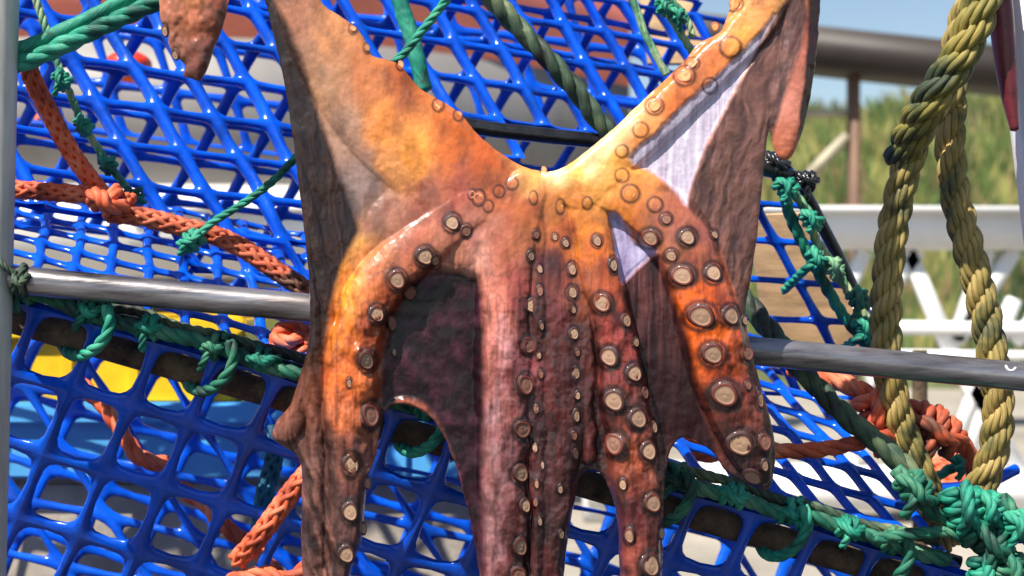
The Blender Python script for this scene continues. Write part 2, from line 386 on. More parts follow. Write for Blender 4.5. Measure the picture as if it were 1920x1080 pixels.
# reed and grass bank beyond the gangway
def bank():
    rnd = np.random.RandomState(5)
    zt = P(0, 175, 12).z
    # earth bank under the reeds
    V = []; n = 40
    for i in range(n):
        x = -9+i*18/(n-1); h = zt*0.80+0.15*math.sin(i*1.3)
        V += [(x, 11.2, 0.004), (x, 12.2, h*0.75), (x, 14, h), (x, 20, h*1.02)]
    F = [[i*4+k, (i+1)*4+k, (i+1)*4+k+1, i*4+k+1] for i in range(n-1) for k in range(3)]
    o = npmesh('grassy_bank', V, F, mat('bank_earth', (0.10, 0.12, 0.045), 0.9, var=0.4, scale=3, bump=0.4)); tag(o, kind='structure')
    cols = [('reed_green', (0.14, 0.21, 0.055)), ('reed_yellow', (0.42, 0.42, 0.13)), ('reed_dark', (0.06, 0.12, 0.045)), ('reed_tan', (0.40, 0.30, 0.14))]
    ms = []
    for nm, c in cols: ms.append(mat(nm, c, 0.6, var=0.3, scale=3, bump=0))
    N = 45000
    x = rnd.uniform(-3, 6.4, N); y = rnd.uniform(11.3, 14.5, N)
    zb = np.interp(y, [11.2, 12.2, 14, 20], [0, zt*0.60, zt*0.83, zt*.83])
    patch = fbm(x*1.1, y*0.5, 2); patch2 = fbm(x*2.3+9, y, 7)
    h = (0.25+0.4*rnd.rand(N))*(0.3+1.3*patch); lean = rnd.uniform(-0.3, 0.3, N); w_ = rnd.uniform(0.012, 0.03, N); dx = rnd.uniform(-1, 1, N)
    ly = rnd.uniform(-0.25, 0.1, N)
    V = np.stack([np.stack([x-w_, y, zb], -1), np.stack([x+w_, y+0.3*w_*dx, zb], -1),
                  np.stack([x+w_*0.9+lean*h*0.4, y+ly*h*.4, zb+h*0.6], -1), np.stack([x-w_*0.9+lean*h*0.4, y+ly*h*.4, zb+h*0.6], -1),
                  np.stack([x+lean*h, y+ly*h, zb+h], -1)], 1).reshape(-1, 3)
    b = np.arange(N)*5
    F = np.concatenate([np.stack([b, b+1, b+2, b+3], -1), np.stack([b+3, b+2, b+4, b+4], -1)])
    kidx = np.where(patch2 < 0.40, 2, np.where(patch2 < 0.5, 0, np.where(patch2 < 0.6, 1, 0)))
    kidx = np.where(rnd.rand(N) < 0.2, 3, kidx); kidx = np.where(rnd.rand(N) < 0.15, 0, kidx)
    # triangles are separate faces: keep quads and tris in two meshes joined by material
    me = bpy.data.meshes.new('reeds'); 
    faces = [tuple(f) for f in F[:N].tolist()]+[tuple(f[:3]) for f in F[N:].tolist()]
    me.from_pydata(V.tolist(), [], faces)
    for m_ in ms: me.materials.append(m_)
    me.polygons.foreach_set('material_index', np.r_[kidx, kidx].astype(np.int32)); me.update()
    o = bpy.data.objects.new('reeds', me); link(o); tag(o, kind='stuff')
bank()

# shelter: dark boom on a post with a brace, in front of the bank
sh = thing('timber_shelter', 'blurred dark roof beam on a red-brown post with a pale diagonal brace', 'shelter', loc=(3, 7, 0))
mb = MB(); Ys = 7.0
beam_px(mb, P(1190, 60, Ys), P(2500, 202, Ys), PXR(36, Ys), 0.22); mb.build('roof_beam', M['beam'], sh)
for px in (1600, 2350):
    mb = MB(); a = P(px, 120, Ys); b = a.copy(); b.z = 0; beam_px(mb, a, b, PXR(8, Ys), 0.07); mb.build('post', M['wood_red'], sh)
mb = MB(); beam_px(mb, P(1586, 255, Ys), P(1500, 345, Ys), PXR(9, Ys), 0.05); mb.build('brace', M['pale_wood'], sh)
mb = MB(); beam_px(mb, P(1480, 214, Ys), P(1592, 212, Ys), PXR(6, Ys), 0.04); mb.build('cross_rail', M['pale_wood'], sh)

# white gangway: top beam, lower rails, lattice
gw = thing('white_gangway', 'blurred white metal gangway with a deep top beam and crossed lattice bars', 'gangway', loc=(1.5, 4, 0))
Yg = 4.0
def gb(name, a, b, hw, hd=0.04):
    mb = MB(); beam_px(mb, P(*a, Yg), P(*b, Yg), PXR(hw, Yg), hd); mb.build(name, M['alu'], gw)
gb('top_beam', (250, 425), (2400, 430), 40, 0.08)
gb('top_edge', (250, 392), (2400, 397), 6, 0.12)
gb('lower_rail', (1450, 612), (2400, 622), 13)
gb('lower_rail', (1450, 662), (2400, 672), 9)
gb('bottom_beam', (1100, 905), (2400, 925), 40, 0.08)
for (a, b) in (((1560, 470), (1700, 900)), ((1720, 470), (1600, 640)), ((1700, 470), (1800, 700)), ((1790, 640), (1900, 470)), ((1620, 470), (1545, 640)), ((1900, 560), (1760, 900)), ((1800, 690), (1920, 900)), ((2050, 470), (1900, 640)), ((1950, 470), (2100, 700)), ((2200, 470), (2050, 900)), ((2100, 470), (2300, 900)), ((1660, 690), (1580, 900)), ((1860, 690), (1800, 900)), ((1850, 470), (1790, 640)), ((1480, 470), (1560, 640))):
    gb('lattice_bar', a, b, 14, 0.03)
for px in (1120, 2350):
    mb = MB(); a = P(px, 880, Yg); b = a.copy(); b.z = 0; beam_px(mb, a, b, 0.05, 0.05); mb.build('foot', M['alu'], gw)
mb = MB(); a = P(1120, 430, Yg+0.0); b = P(1120, 880, Yg); beam_px(mb, a, b, 0.04, 0.04); mb.build('upright', M['alu'], gw)

# fishing boat on the hard behind the pots (seen, blurred, through the netting)
bt = thing('fishing_boat', 'large grey hulled boat with a faded red strake, blurred behind the blue pots', 'boat', loc=(-0.5, 4.6, 0))
Yb = 5.0
def hull_strip(name, m, y0, y1, d0, d1, x0=-900, x1=1235):
    """a strake between two picture heights, curved fore and aft"""
    n = 24; V = []; F = []
    for i in range(n+1):
        t = i/n; px = x0+(x1-x0)*t; bow = (max(0, t-0.6)/0.4)**2*1.6
        a = P(px, y0, Yb); b = P(px, y1, Yb)
        V += [(a.x, Yb+d0+bow, a.z), (b.x, Yb+d1+bow, b.z), (a.x, Yb+d0+bow+0.12, a.z), (b.x, Yb+d1+bow+0.12, b.z)]
    for i in range(n):
        q = i*4; F += [[q, q+4, q+5, q+1], [q+2, q+3, q+7, q+6], [q, q+2, q+6, q+4], [q+1, q+5, q+7, q+3]]
    npmesh(name, V, F, m, bt)
hull_strip('strake', M['salmon'], -160, 70, -0.05, 0.0)
hull_strip('hull_side', M['hull'], 70.5, 345, 0.0, 0.08)
hull_strip('boot_stripe', M['hull_white'], 345.5, 520, 0.03, 0.12)
hull_strip('hull_bottom', M['hull'], 520.5, 640, 0.14, 0.9)
for px in (-600, 300, 1000):
    mb = MB(); a = P(px, 560, Yb+0.5); b = a.copy(); b.z = 0; beam_px(mb, a, b, 0.12, 0.12); mb.build('cradle_post', M['wood_red'], bt)

# crates and tubs behind / below the pots
def crate(name, c, sx, sy, sz, m, label, cat, rz=0.0):
    """open fish crate: tray walls with rim, ribs"""
    t = thing(name, label, cat, loc=c); t.rotation_euler = (0, 0, rz)
    th = 0.012
    for nm, cc, h in (('side', (0, -sy, 0), (sx, th, sz)), ('side', (0, sy, 0), (sx, th, sz)), ('end', (-sx, 0, 0), (th, sy-th, sz)), ('end', (sx, 0, 0), (th, sy-th, sz))):
        mb = MB(); box_np(mb, (c[0]+cc[0], c[1]+cc[1], c[2]+sz+cc[2]), *h, bev=0.004); mb.build(nm, M[m], t, False)
    mb = MB(); box_np(mb, (c[0], c[1], c[2]+0.012), sx-th, sy-th, 0.01); mb.build('base', M[m], t, False)
    for k, (cc, h) in enumerate((((0, -sy-0.015), (sx+0.02, 0.012)), ((0, sy+0.015), (sx+0.02, 0.012)))):
        mb = MB(); box_np(mb, (c[0]+cc[0], c[1]+cc[1], c[2]+2*sz-0.012), h[0], h[1], 0.016, bev=0.004); mb.build('rim', M[m], t, False)
    mb = MB()
    for k in range(5):
        mb = MB(); box_np(mb, (c[0]-sx*0.8+k*sx*0.4, c[1]-sy-0.014, c[2]+sz*0.85), 0.008, 0.008, sz*0.8, bev=0.002)
        mb.build('rib', M[m], t, False)
    return t
crate('fish_tub', (-0.95, 1.75, 0.0), 0.75, 0.35, 0.305, 'sky_blue', 'light blue tub standing on the quay behind the left side of the pots', 'tub')

# ------------------------------------------------------------------ netting
def netting(name, f, ni, nj, w_=(0.2, 0.2), T=8, hi=(1.0, 1.0), parent=None, keep=None, m='blue', seed=0, back=0.6, pw=3.0):
    """moulded plastic net: f(i,j)->(px,py,Y) numpy; w_ = half strand width share in i and j; T = half thickness px"""
    def g(i, j):
        px, py, Y = f(i, j)
        px = px+7*(vn(i*0.9+3, j*0.9, seed)-0.5)+4*(vn(i*2.1, j*2.1, seed+4)-0.5)
        py = py+7*(vn(i*0.9, j*0.9+5, seed+1)-0.5)
        Y = Y+0.016*(vn(i*0.6, j*0.6, seed+2)-0.5)
        return Pn(px, py, Y)
    ang = np.array([-1, -1, -.5, -1, 0, -1, .5, -1, 1, -1, 1, -.5, 1, 0, 1, .5, 1, 1, .5, 1, 0, 1, -.5, 1, -1, 1, -1, .5, -1, 0, -1, -.5]).reshape(16, 2)
    n_ = np.linalg.norm(ang, axis=1); 
    th = np.arctan2(ang[:, 1], ang[:, 0])
    sgn = lambda v: np.sign(v)*np.abs(v)**(2/pw)
    I, J = np.meshgrid(np.arange(*ni), np.arange(*nj)); I = I.ravel(); J = J.ravel()
    if keep is not None:
        k = np.array([keep(a+0.5, b+0.5) for a, b in zip(I, J)]); I = I[k]; J = J[k]
    rnd = np.random.RandomState(seed+11); nc = len(I)
    wi = w_[0]*(1+0.12*(rnd.rand(nc)-0.5)); wj = w_[1]*(1+0.12*(rnd.rand(nc)-0.5))
    ox = np.broadcast_to(ang[:, 0], (nc, 16)); oy = np.broadcast_to(ang[:, 1], (nc, 16))
    hx = (1-2*wi)[:, None]*sgn(np.cos(th))[None]; hy = (1-2*wj)[:, None]*sgn(np.sin(th))[None]
    Ss = [0, .3, .6, .85, 1.0]; rings = []
    ev = np.where(np.abs(ang[:, 0]) == 1, hi[0], 0); eh = np.where(np.abs(ang[:, 1]) == 1, hi[1], 0); hh = np.maximum(ev, eh)[None]
    e = 1e-3
    def at(s, side):
        a = ox*(1-s)+hx*s; b = oy*(1-s)+hy*s
        ii = I[:, None]+0.5+a/2; jj = J[:, None]+0.5+b/2
        p = g(ii, jj); du = g(ii+e, jj)-g(ii-e, jj); dv = g(ii, jj+e)-g(ii, jj-e)
        n = np.cross(du, dv); n /= np.linalg.norm(n, axis=-1)[..., None]+1e-12
        n *= np.where(n[..., 1:2] > 0, -1, 1)
        z = T*S*1.15*math.sqrt(max(0, 1-s*s))*hh*(side if side > 0 else side*back)
        return p+n*z[..., None]
    for s in Ss: rings.append(at(s, 1))
    for s in Ss[-2::-1]: rings.append(at(s, -1))
    V = np.stack(rings, 1)            # nc, nr, 16, 3
    nr = V.shape[1]
    base = (np.arange(nc)*nr*16)[:, None, None]; r = (np.arange(nr-1)*16)[None, :, None]; q = np.arange(16)[None, None]; q2 = (q+1) % 16
    F = np.stack([base+r+q, base+r+q2, base+r+16+q2, base+r+16+q], -1).reshape(-1, 4)
    V = V.reshape(-1, 3)
    return npmesh(name, V, F, M[m], parent)
def lerp(a, b, t): return a+(b-a)*t

POT_A = thing('lobster_pot', 'nearer blue mesh pot, its long front edge lashed with green rope', 'lobster pot', 'blue fishing pots', loc=(0, 0.35, 0.0))
POT_B = thing('lobster_pot', 'rear blue mesh pot with the tall sloping net above the steel rail', 'lobster pot', 'blue fishing pots', loc=(0, 0.7, 0.0))

def edge_y(px): return 660+0.2877*(px-245)
# front panel, leaning in towards its foot
rows = np.array([-34, 88, 208, 328, 450, 575, 700, 830, 960, 1090.])
def f_front(i, j):
    oy = np.interp(j, np.arange(len(rows)), rows)
    x0 = 172+112*i; bx = x0-0.42*(oy)
    return bx, edge_y(x0+0*oy)-0.0+oy+0.000*i, 0.085+0.17*(oy+34)/500
netting('front_netting', f_front, (-2, 16), (0, 9), (0.084, 0.078), 9.5, parent=POT_A, seed=1, pw=3.4)
# bottom/rear panel of the same pot, seen through the front one
def f_rear(i, j):
    return -140+108*i-48*j, 560+32*i+112*j, 0.74-0.016*j+0*i
netting('base_netting', f_rear, (0, 20), (-3, 8), (0.085, 0.06), 9, parent=POT_A, seed=2, pw=4.5, keep=lambda i, j: f_rear(i, j)[1] > edge_y(f_rear(i, j)[0])+10)
def f_rear2(i, j):
    return -200+165*i+80*j, 560+36*i+125*j, 0.50+0*i
netting('end_netting', f_rear2, (-6, 15), (-3, 7), (0.05, 0.065), 8, parent=POT_A, seed=3, pw=4.5, keep=lambda i, j: f_rear2(i, j)[1] > edge_y(f_rear2(i, j)[0])+30)
# top panel, seen at a grazing angle
def f_top(i, j):
    u = i/26.; v = j/9.
    bx = lerp(-70, 1440, u**1.0); by = lerp(340, 640, np.maximum(u, 0)**1.25)
    fx = lerp(-180, 1800, u); fy = edge_y(fx)-38
    vv = np.maximum(v, 0)**1.25
    return lerp(bx, fx, vv), lerp(by, fy, vv), lerp(0.50, 0.085, v)
netting('top_netting', f_top, (0, 26), (0, 9), (0.13, 0.12), 8, hi=(1.3, .9), parent=POT_A, seed=5, pw=5.0)
# iron front bar inside the first row of holes, with joints
mb = MB()
add_rod(mb, P(-60, edge_y(-60)+2, 0.125), P(1840, edge_y(1840)+2, 0.125), PXR(27, 0.12)); mb.build('frame_bar', M['rust'], POT_A)
mb = MB()
add_rod(mb, P(-60, edge_y(-60)-60, 0.10), P(1800, edge_y(1800)-52, 0.10), PXR(13, 0.1)); mb.build('edge_bar', M['black'], POT_A)
# green rope along the edge: two runs
mb = MB()
rnd = random.Random(4)
pp = [(x, edge_y(x)-52+rnd.uniform(-6, 6), 0.075+rnd.uniform(-0.004, 0.004)) for x in range(-40, 1830, 65)]
rope_parts(mb, pp, 15, 3, 95); mb.build('edge_rope', M['teal_dark'], POT_A)
mb = MB()
pp = [(x, edge_y(x)-76+rnd.uniform(-5, 5), 0.088+rnd.uniform(-0.004, 0.004)) for x in range(-40, 1830, 75)]
rope_parts(mb, pp, 11, 3, 70); mb.build('edge_rope', M['moss'], POT_A)
edir = (P(1500, edge_y(1500), 0.08)-P(100, edge_y(100), 0.08)).normalized()
for k, x in enumerate([42, 172, 278, 404, 490, 800, 1262, 1375, 1480, 1672, 1590]):
    mb = MB()
    big = x in (172, 404, 800, 1262, 1480, 1672)
    c = P(x, edge_y(x)-58, 0.078)
    knot_geo(mb, c, edir, PXR(8.5, 0.08), PXR(21 if big else 17, 0.08), turns=1.8 if big else 2.4, tails=1, seed=k)
    if big:   # long bight slung down round the bar and up behind
        pts = [P(x+26, edge_y(x)-66, 0.06), P(x+34, edge_y(x)-30, 0.058), P(x+14, edge_y(x)+8, 0.062), P(x-22, edge_y(x)+28, 0.085), P(x-50, edge_y(x)+16, 0.12), P(x-52, edge_y(x)-20, 0.155), P(x-20, edge_y(x)-60, 0.15), P(x+20, edge_y(x)-76, 0.1)]
        for s_ in strands(pts, PXR(12, 0.07), 3): mb.add(*s_)
    mb.build('lashing', M['teal' if k % 3 else 'teal_dark'], POT_A)

# upper pot: tall sloping net
cols = np.cumsum(np.r_[-360, [120]*2, 118, 114, 110, 107, 104, 100, 96, 92, 89, 86, 83, 79, 75, 72, 69, 66, 64, 62, 60, 58, 56])
def f_up(i, j):
    x = np.interp(i, np.arange(len(cols)), cols)
    sc_ = np.interp(x, [0, 1400], [1.0, 0.86])
    return x+46*j*sc_, -130+0.165*(x+40)+79*j*sc_-0.00005*(x-300)**2*0, 0.24+0.00022*(x+360)+0.012*(7-j)
def cut_up(i, j):
    x, y, _ = f_up(i, j)
    lim = np.interp(x, [0, 560, 800, 1150, 1700], [395, 520, 262, 262, 300])
    return y < lim and x < 1400
netting('upper_netting', f_up, (0, 22), (-1, 9), (0.118, 0.088), 13, hi=(1.45, 0.75), parent=POT_B, seed=8, keep=cut_up, pw=6.0)
def f_up2(i, j):
    x = np.interp(i*1.02, np.arange(len(cols)), cols)+120
    sc_ = np.interp(x, [0, 1400], [1.0, 0.86])
    return x-44*j*sc_, -150+0.17*x+76*j*sc_, 0.36+0.00024*(x+360)+0.02*j
def cut_up2(i, j):
    x, y, _ = f_up2(i, j)
    return y < np.interp(x, [0, 560, 900, 1150, 1700], [420, 540, 330, 330, 330]) and x < 1330
netting('lining_netting', f_up2, (0, 24), (-1, 10), (0.105, 0.075), 11, parent=POT_B, seed=9, keep=cut_up2, pw=6.0)
def f_up3(i, j):
    return -120+118*i+30*j, -160+15*i+96*j, 0.88+0*i
netting('back_netting', f_up3, (-2, 14), (0, 5), (0.07, 0.08), 11, parent=POT_B, seed=15, pw=6.0, keep=lambda i, j: f_up3(i, j)[1] < np.interp(f_up3(i, j)[0], [0, 560, 900, 1300], [300, 300, 250, 240]) and f_up3(i, j)[0] < 1290)
# side piece, right of the octopus
def f_side(i, j):
    xr = 1438+38*j
    return 1262+112*i+40*j, 298+74*j+8*i, 0.34+0*i+0.01*j
def cut_side(i, j):
    x, y, _ = f_side(i, j); return x < np.interp(y, [330, 640], [1465, 1640])+8
netting('side_netting', f_side, (-1, 6), (0, 6), (0.085, 0.075), 10, hi=(1.4, 1), parent=POT_B, seed=12, keep=cut_side, pw=8.0)
# black frame bars
mb = MB(); pp = [P(700, 195, 0.20), P(880, 236, 0.205), P(1000, 252, 0.21), P(1130, 266, 0.22), P(1300, 290, 0.25), P(1440, 318, 0.28), P(1520, 345, 0.31)]
add_tube(mb, pp, PXR(15, 0.2), 14); mb.build('frame_bar', M['black'], POT_B)
mb = MB(); add_tube(mb, [P(1440, 300, 0.3), P(1500, 350, 0.31), P(1545, 430, 0.325), P(1590, 520, 0.34), P(1650, 660, 0.36), P(1740, 860, 0.36)], PXR(12, 0.3), 12); mb.build('end_bar', M['black'], POT_B)
mb = MB(); knot_geo(mb, P(1512, 338, 0.295), (1, 0, -0.3), PXR(7, 0.3), PXR(14, 0.3), seed=3); knot_geo(mb, P(1455, 305, 0.29), (1, 0, -0.5), PXR(8, 0.3), PXR(15, 0.3), seed=5); mb.build('tape_binding', M['black'], POT_B)
# tan board inside the pot
def board(a, b, c_, d_, name, par):
    q = [P(*v) for v in (a, b, c_, d_)]; n = (q[1]-q[0]).cross(q[3]-q[0]).normalized()*0.012
    if n.y < 0: n = -n
    V = q+[v+n for v in q]; F = [[0, 1, 2, 3], [4, 7, 6, 5], [0, 4, 5, 1], [1, 5, 6, 2], [2, 6, 7, 3], [3, 7, 4, 0]]
    return npmesh(name, [tuple(v) for v in V], F, M['tan'], par, smooth=False)
board((1400, 405, .47), (1505, 400, .47), (1640, 655, .50), (1440, 655, .50), 'inner_board', POT_B)
board((1195, -40, .80), (1290, -40, .80), (1335, 118, .78), (1215, 118, .78), 'inner_board', POT_B)
# green rope laced down the end, with knots
mb = MB(); rope_parts(mb, [(1470, 345, .27), (1480, 400, .275), (1512, 470, .28), (1545, 530, .285), (1580, 590, .29), (1625, 650, .295), (1680, 760, .3)], 12, 3); mb.build('edge_rope', M['teal'], POT_B)
mb = MB(); rope_parts(mb, [(1480, 350, .285), (1515, 400, .287), (1530, 450, .29), (1560, 495, .29), (1590, 545, .295), (1625, 600, .30), (1640, 660, .3)], 10, 3); mb.build('edge_rope', M['pale_green'], POT_B)
for k, (x, y, r_, m_) in enumerate([(1475, 352, 22, 'teal'), (1520, 412, 17, 'teal'), (1530, 486, 15, 'teal'), (1563, 500, 17, 'pale_green'), (1610, 560, 20, 'teal_dark'), (1620, 612, 16, 'teal')]):
    mb = MB(); knot_geo(mb, P(x, y, .265), (0.5, 0, -0.8), PXR(7.5, .27), PXR(r_*0.75, .27), seed=20+k, tails=1); mb.build('knot', M[m_], POT_B)
for pp_ in ([(1535, 488, .262), (1510, 505, .27), (1470, 545, .33)], [(1625, 625, .262), (1600, 640, .27), (1560, 668, .33)], [(1625, 620, .27), (1640, 660, .28)]):
    mb = MB(); rope_parts(mb, pp_, 9); mb.build('lacing', M['teal'], POT_B)

# lobster pot feet on the quay so that the stack stands
for pot, xs, y0, zt in ((POT_A, (-0.55, 0.6), 0.5, 0.25), (POT_B, (-0.65, 0.65), 1.05, 0.7)):
    for x in xs:
        mb = MB(); add_rod(mb, (x, y0, 0.0), (x, y0, zt), 0.012); mb.build('frame_leg', M['rust'], pot)

# things inside / behind
def float_ball(label, px, py, Y, rx, rz, m):
    c = P(px, py, Y); rx = PXR(rx, Y); rz = PXR(rz, Y)
    mb = MB(); n = 16; k = 20
    A = np.array([[0, 0, -rz*math.cos(math.pi*i/n)] for i in range(n+1)]); rr = rx*np.sin(np.pi*np.arange(n+1)/n)*(1+0.03*np.cos(np.arange(n+1)*math.pi/n*6))
    a = np.arange(k)*2*np.pi/k
    V = np.stack([rr[:, None]*np.cos(a), rr[:, None]*np.sin(a), np.repeat(A[:, 2:3], k, 1)], -1).reshape(-1, 3)+np.array(c)
    i = np.arange(n)[:, None]*k; j = np.arange(k)[None]; j2 = (j+1) % k
    mb.add(V, np.stack([i+j, i+j2, i+k+j2, i+k+j], -1).reshape(-1, 4))
    t = thing('fishing_float', label, 'float', loc=c)
    mb.build('ball', M[m], t)
    mb2 = MB(); add_tube(mb2, [Vector(c)+Vector((0.012*math.cos(a_), 0, rz+0.008+0.014*math.sin(a_))) for a_ in np.linspace(-1.2, 4.3, 9)], 0.004); mb2.build('eye', M['black'], t)
    return t
float_ball('red-orange float behind the upper net, left of the hanging tentacle tip', 240, 128, 1.05, 46, 34, 'red')
float_ball('small dull orange float behind the net by the grey post', 86, 232, 1.05, 22, 28, 'og')

# ---- bundles of orange rope behind
def coil(label, px, py, Y, rad, rr, m, n=4, tilt=0.5, squash=0.5):
    mb = MB(); c = P(px, py, Y); rad = PXR(rad, Y); rr = PXR(rr, Y); pts = []
    rnd = random.Random(int(px*7+py))
    for i in range(n*10):
        a = i/10*2*math.pi; q = rad*(0.75+0.25*rnd.random())
        pts.append(c+Vector((q*math.cos(a), q*0.5*math.sin(a)+0.02*(rnd.random()-.5), q*squash*math.sin(a)+rr*1.4*(i/10-n/2)*tilt)))
    for s_ in strands(pts, rr, 3, per=4): mb.add(*s_)
    return tag(mb.build('rope_coil', M[m]), label, 'rope')
coil('orange rope coil squeezed behind the octopus just under the left rail end', 548, 640, 0.16, 34, 14, 'og', 4)
coil('bright orange rope coil held inside the pot beside the yellow rope loop', 1800, 898, 0.46, 62, 15, 'og', 4, squash=0.35)
coil('orange rope tangle low between the pots, at the right of the hanging octopus', 1330, 830, 0.42, 55, 14, 'og', 3, squash=0.3)

# yellow crate inside the nearer pot
c = P(270, 735, 1.05)
q0 = P(0, 738, 1.05).z; q1 = P(0, 596, 1.05).z; q2 = P(0, 868, 1.05).z
crate('fish_crate', (c.x-0.06, c.y, q0), 0.24, 0.2, (q1-q0)/2, 'yellow', 'yellow fish crate on top of the blue one, behind the front netting', 'crate')
crate('fish_crate', (c.x+0.09, c.y, q2), 0.42, 0.2, (q0-q2)/2-0.001, 'sky_blue', 'light blue fish crate under the yellow one, behind the front netting', 'crate')
mb = MB(); box_np(mb, (c.x+0.09, c.y+0.02, q2/2), 0.5, 0.2, q2/2-0.001, bev=0.012)
tag(mb.build('concrete_block', M['block'], None, False), 'pale concrete block on the quay carrying the blue and yellow crates', 'block')

# ------------------------------------------------------------------ steel rail and posts (the drying rack)
rk = thing('drying_rack', 'weathered steel rack with a round rail crossing behind the octopus', 'rack', loc=(-0.45, 0.03, 0))
mb = MB(); add_rod(mb, P(22, 524, 0.055), P(2150, 729, 0.055), PXR(27, 0.055), 28); mb.build('rail', M['steel'], rk)
mb = MB()
a = P(-4, -220, 0.05); b = P(-36, 1200, 0.05); d = (b-a); b = a+d*(a.z/(-d.z))
mb2 = MB(); add_rod(mb2, a, b, PXR(45, 0), 30); mb2.build('post', M['post'], rk)
a2 = P(2170, -260, 0.05); b2 = a2.copy(); b2.z = 0; mb = MB(); add_rod(mb, a2, b2, PXR(42, 0), 24); mb.build('post', M['post'], rk)
mb = MB(); add_rod(mb, P(-10, -170, 0.05), P(2170, -170, 0.05), PXR(22, 0), 24); mb.build('top_rail', M['steel'], rk)
# welded joint grime
mb = MB(); knot_geo(mb, P(44, 524, 0.05), (1, 0, -.1), PXR(7, 0), PXR(29, 0), turns=1.6, tails=1, seed=9); tag(mb.build('twine_tie', M['moss']), 'dark grubby twine tied round the left end of the steel rail', 'twine')
# little nick hook on the rail at the right
mb = MB(); add_tube(mb, [P(1886, 686, 0.025), P(1890, 693, 0.02), P(1898, 695, 0.02), P(1904, 690, 0.025)], PXR(2.5, 0), 8); mb.build('weld_mark', M['white'], rk)

# white slanted post at the right, out of focus
wp = thing('white_post', 'slanted white post at the right edge of the picture', 'post', loc=P(1960, 1080, 0.25))
a = P(1862+52, -120, 0.25); b = P(1925+52, 400, 0.25); d = b-a; b = a+d*(a.z/(-d.z))
mb = MB(); beam_px(mb, a, b, PXR(50, 0.25), 0.03); mb.build('shaft', M['white'], wp)
mb = MB(); box_np(mb, (b.x, b.y, 0.006), 0.08, 0.08, 0.006, bev=0.002); mb.build('foot_plate', M['white'], wp)

# ------------------------------------------------------------------ loose ropes
def thick_rope(pp, rpx, m, label, pitch, group=None):
    """three-strand laid rope; every strand is itself laid up from five yarns twisted the other way"""
    pts = pts3(pp); Y = sum(v.y for v in pts)/len(pts); r = PXR(rpx, Y); pitch = PXR(pitch, Y)
    t = thing('thick_rope', label, 'rope', group, loc=pts[0])
    A, s = resample(cat_rom(pts, 10), r*0.13); T, N, B = frames(A); rs = r*0.56
    wb = fbm(s/r*0.4, s*0, 7, 3)-.5
    for q in range(3):
        ph = s*2*np.pi/pitch+q*2*np.pi/3+0.7*wb
        X = A+((r-rs)*(1+0.3*wb))[:, None]*(np.cos(ph)[:, None]*N+np.sin(ph)[:, None]*B)
        T2, N2, B2 = frames(X); mb = MB(); ny = 6
        fat = 1+0.22*(fbm(s/r*0.8+q*7, s*0+q*3.7, 3, 3)-.5)
        for y in range(ny):
            p2 = -s*2*np.pi/(r*4.4)+y*2*np.pi/ny
            X2 = X+(rs*0.70*fat*(1+0.12*(fbm(s/r*2.3+y*5, s*0+q, 9, 2)-.5)))[:, None]*(np.cos(p2)[:, None]*N2+np.sin(p2)[:, None]*B2)
            V, F, UV = tube_np(X2, rs*0.40, 6); mb.add(V, F, UV)
        V, F, UV = tube_np(X, rs*0.72, 6); mb.add(V, F, UV)
        fuzz(mb, [Vector(v) for v in X[::6]], rs, ln=5)
        mb.build('strand', M[m], t)
    return t
YR = 'yellow mooring rope loop behind the rail'
thick_rope([(1905, -150, .10), (1855, -40, .10), (1815, 60, .10), (1765, 165, .11), (1715, 270, .12), (1685, 370, .13), (1668, 480, .135), (1660, 600, .14), (1668, 700, .14), (1690, 800, .145), (1722, 880, .15), (1752, 950, .17), (1775, 1020, .2)], 29, 'olive', 'yellow-olive laid rope hanging left, crossing over its other leg near the top', 150, YR)
thick_rope([(1862, -160, .15), (1835, -40, .16), (1800, 60, .165), (1786, 160, .17), (1782, 270, .165), (1792, 370, .16), (1815, 460, .155), (1840, 560, .15), (1860, 660, .145), (1872, 760, .145), (1862, 850, .15), (1835, 920, .16), (1800, 990, .19)], 29, 'olive', 'yellow-olive laid rope hanging right, ending in the green knots', 150, YR)
thick_rope([(1900, -170, .055), (1862, -60, .05), (1832, 30, .05), (1800, 105, .055), (1748, 185, .07), (1712, 245, .10), (1690, 300, .13)], 35, 'mustard', 'greenish wrap of thick rope over the top of the yellow rope loop', 150, YR)

rope('braided_rope', [(40, 85, .10), (62, 150, .10), (95, 215, .11), (130, 280, .12), (180, 350, .13), (200, 372, .135)], 17, 'og', 'straight orange braided rope slanting down beside the grey post', kind='braid')
rope('braided_rope', [(-60, 350, .12), (40, 356, .12), (120, 362, .12), (200, 368, .125)], 17, 'og', 'short level orange rope running from the grey post into the knot', kind='braid')
rope('braided_rope', [(205, 400, .12), (270, 407, .12), (340, 425, .12), (400, 440, .12), (460, 468, .12), (515, 505, .115), (560, 535, .11), (640, 590, .11)], 18, 'og_dull', 'dull orange braided rope running from the knot down behind the octopus', kind='braid')
mb = MB(); knot_geo(mb, P(208, 376, .115), (0.75, 0, -0.6), PXR(15, .11), PXR(23, .11), turns=1.7, kind=3, tails=0, seed=2); tag(mb.build('rope_knot', M['og']), 'fist sized orange knot where the three orange ropes meet', 'knot')
rope('green_rope', [(20, 95, .07), (60, 84, .07), (150, 42, .07), (240, -4, .07), (330, -60, .07)], 15, 'teal', 'smooth green rope, the upper of the pair by the grey post', kind=1, group='pair of green ropes at the top left corner')
rope('green_rope', [(20, 125, .06), (60, 112, .06), (150, 70, .06), (240, 28, .06), (320, -8, .065), (420, -60, .07)], 18, 'teal', 'hairy green rope, the lower of the pair by the grey post', group='pair of green ropes at the top left corner')
tw = thing('knotted_twine', 'pale green twine with a row of knots under the orange braided rope', 'twine', loc=P(60, 0, .17))
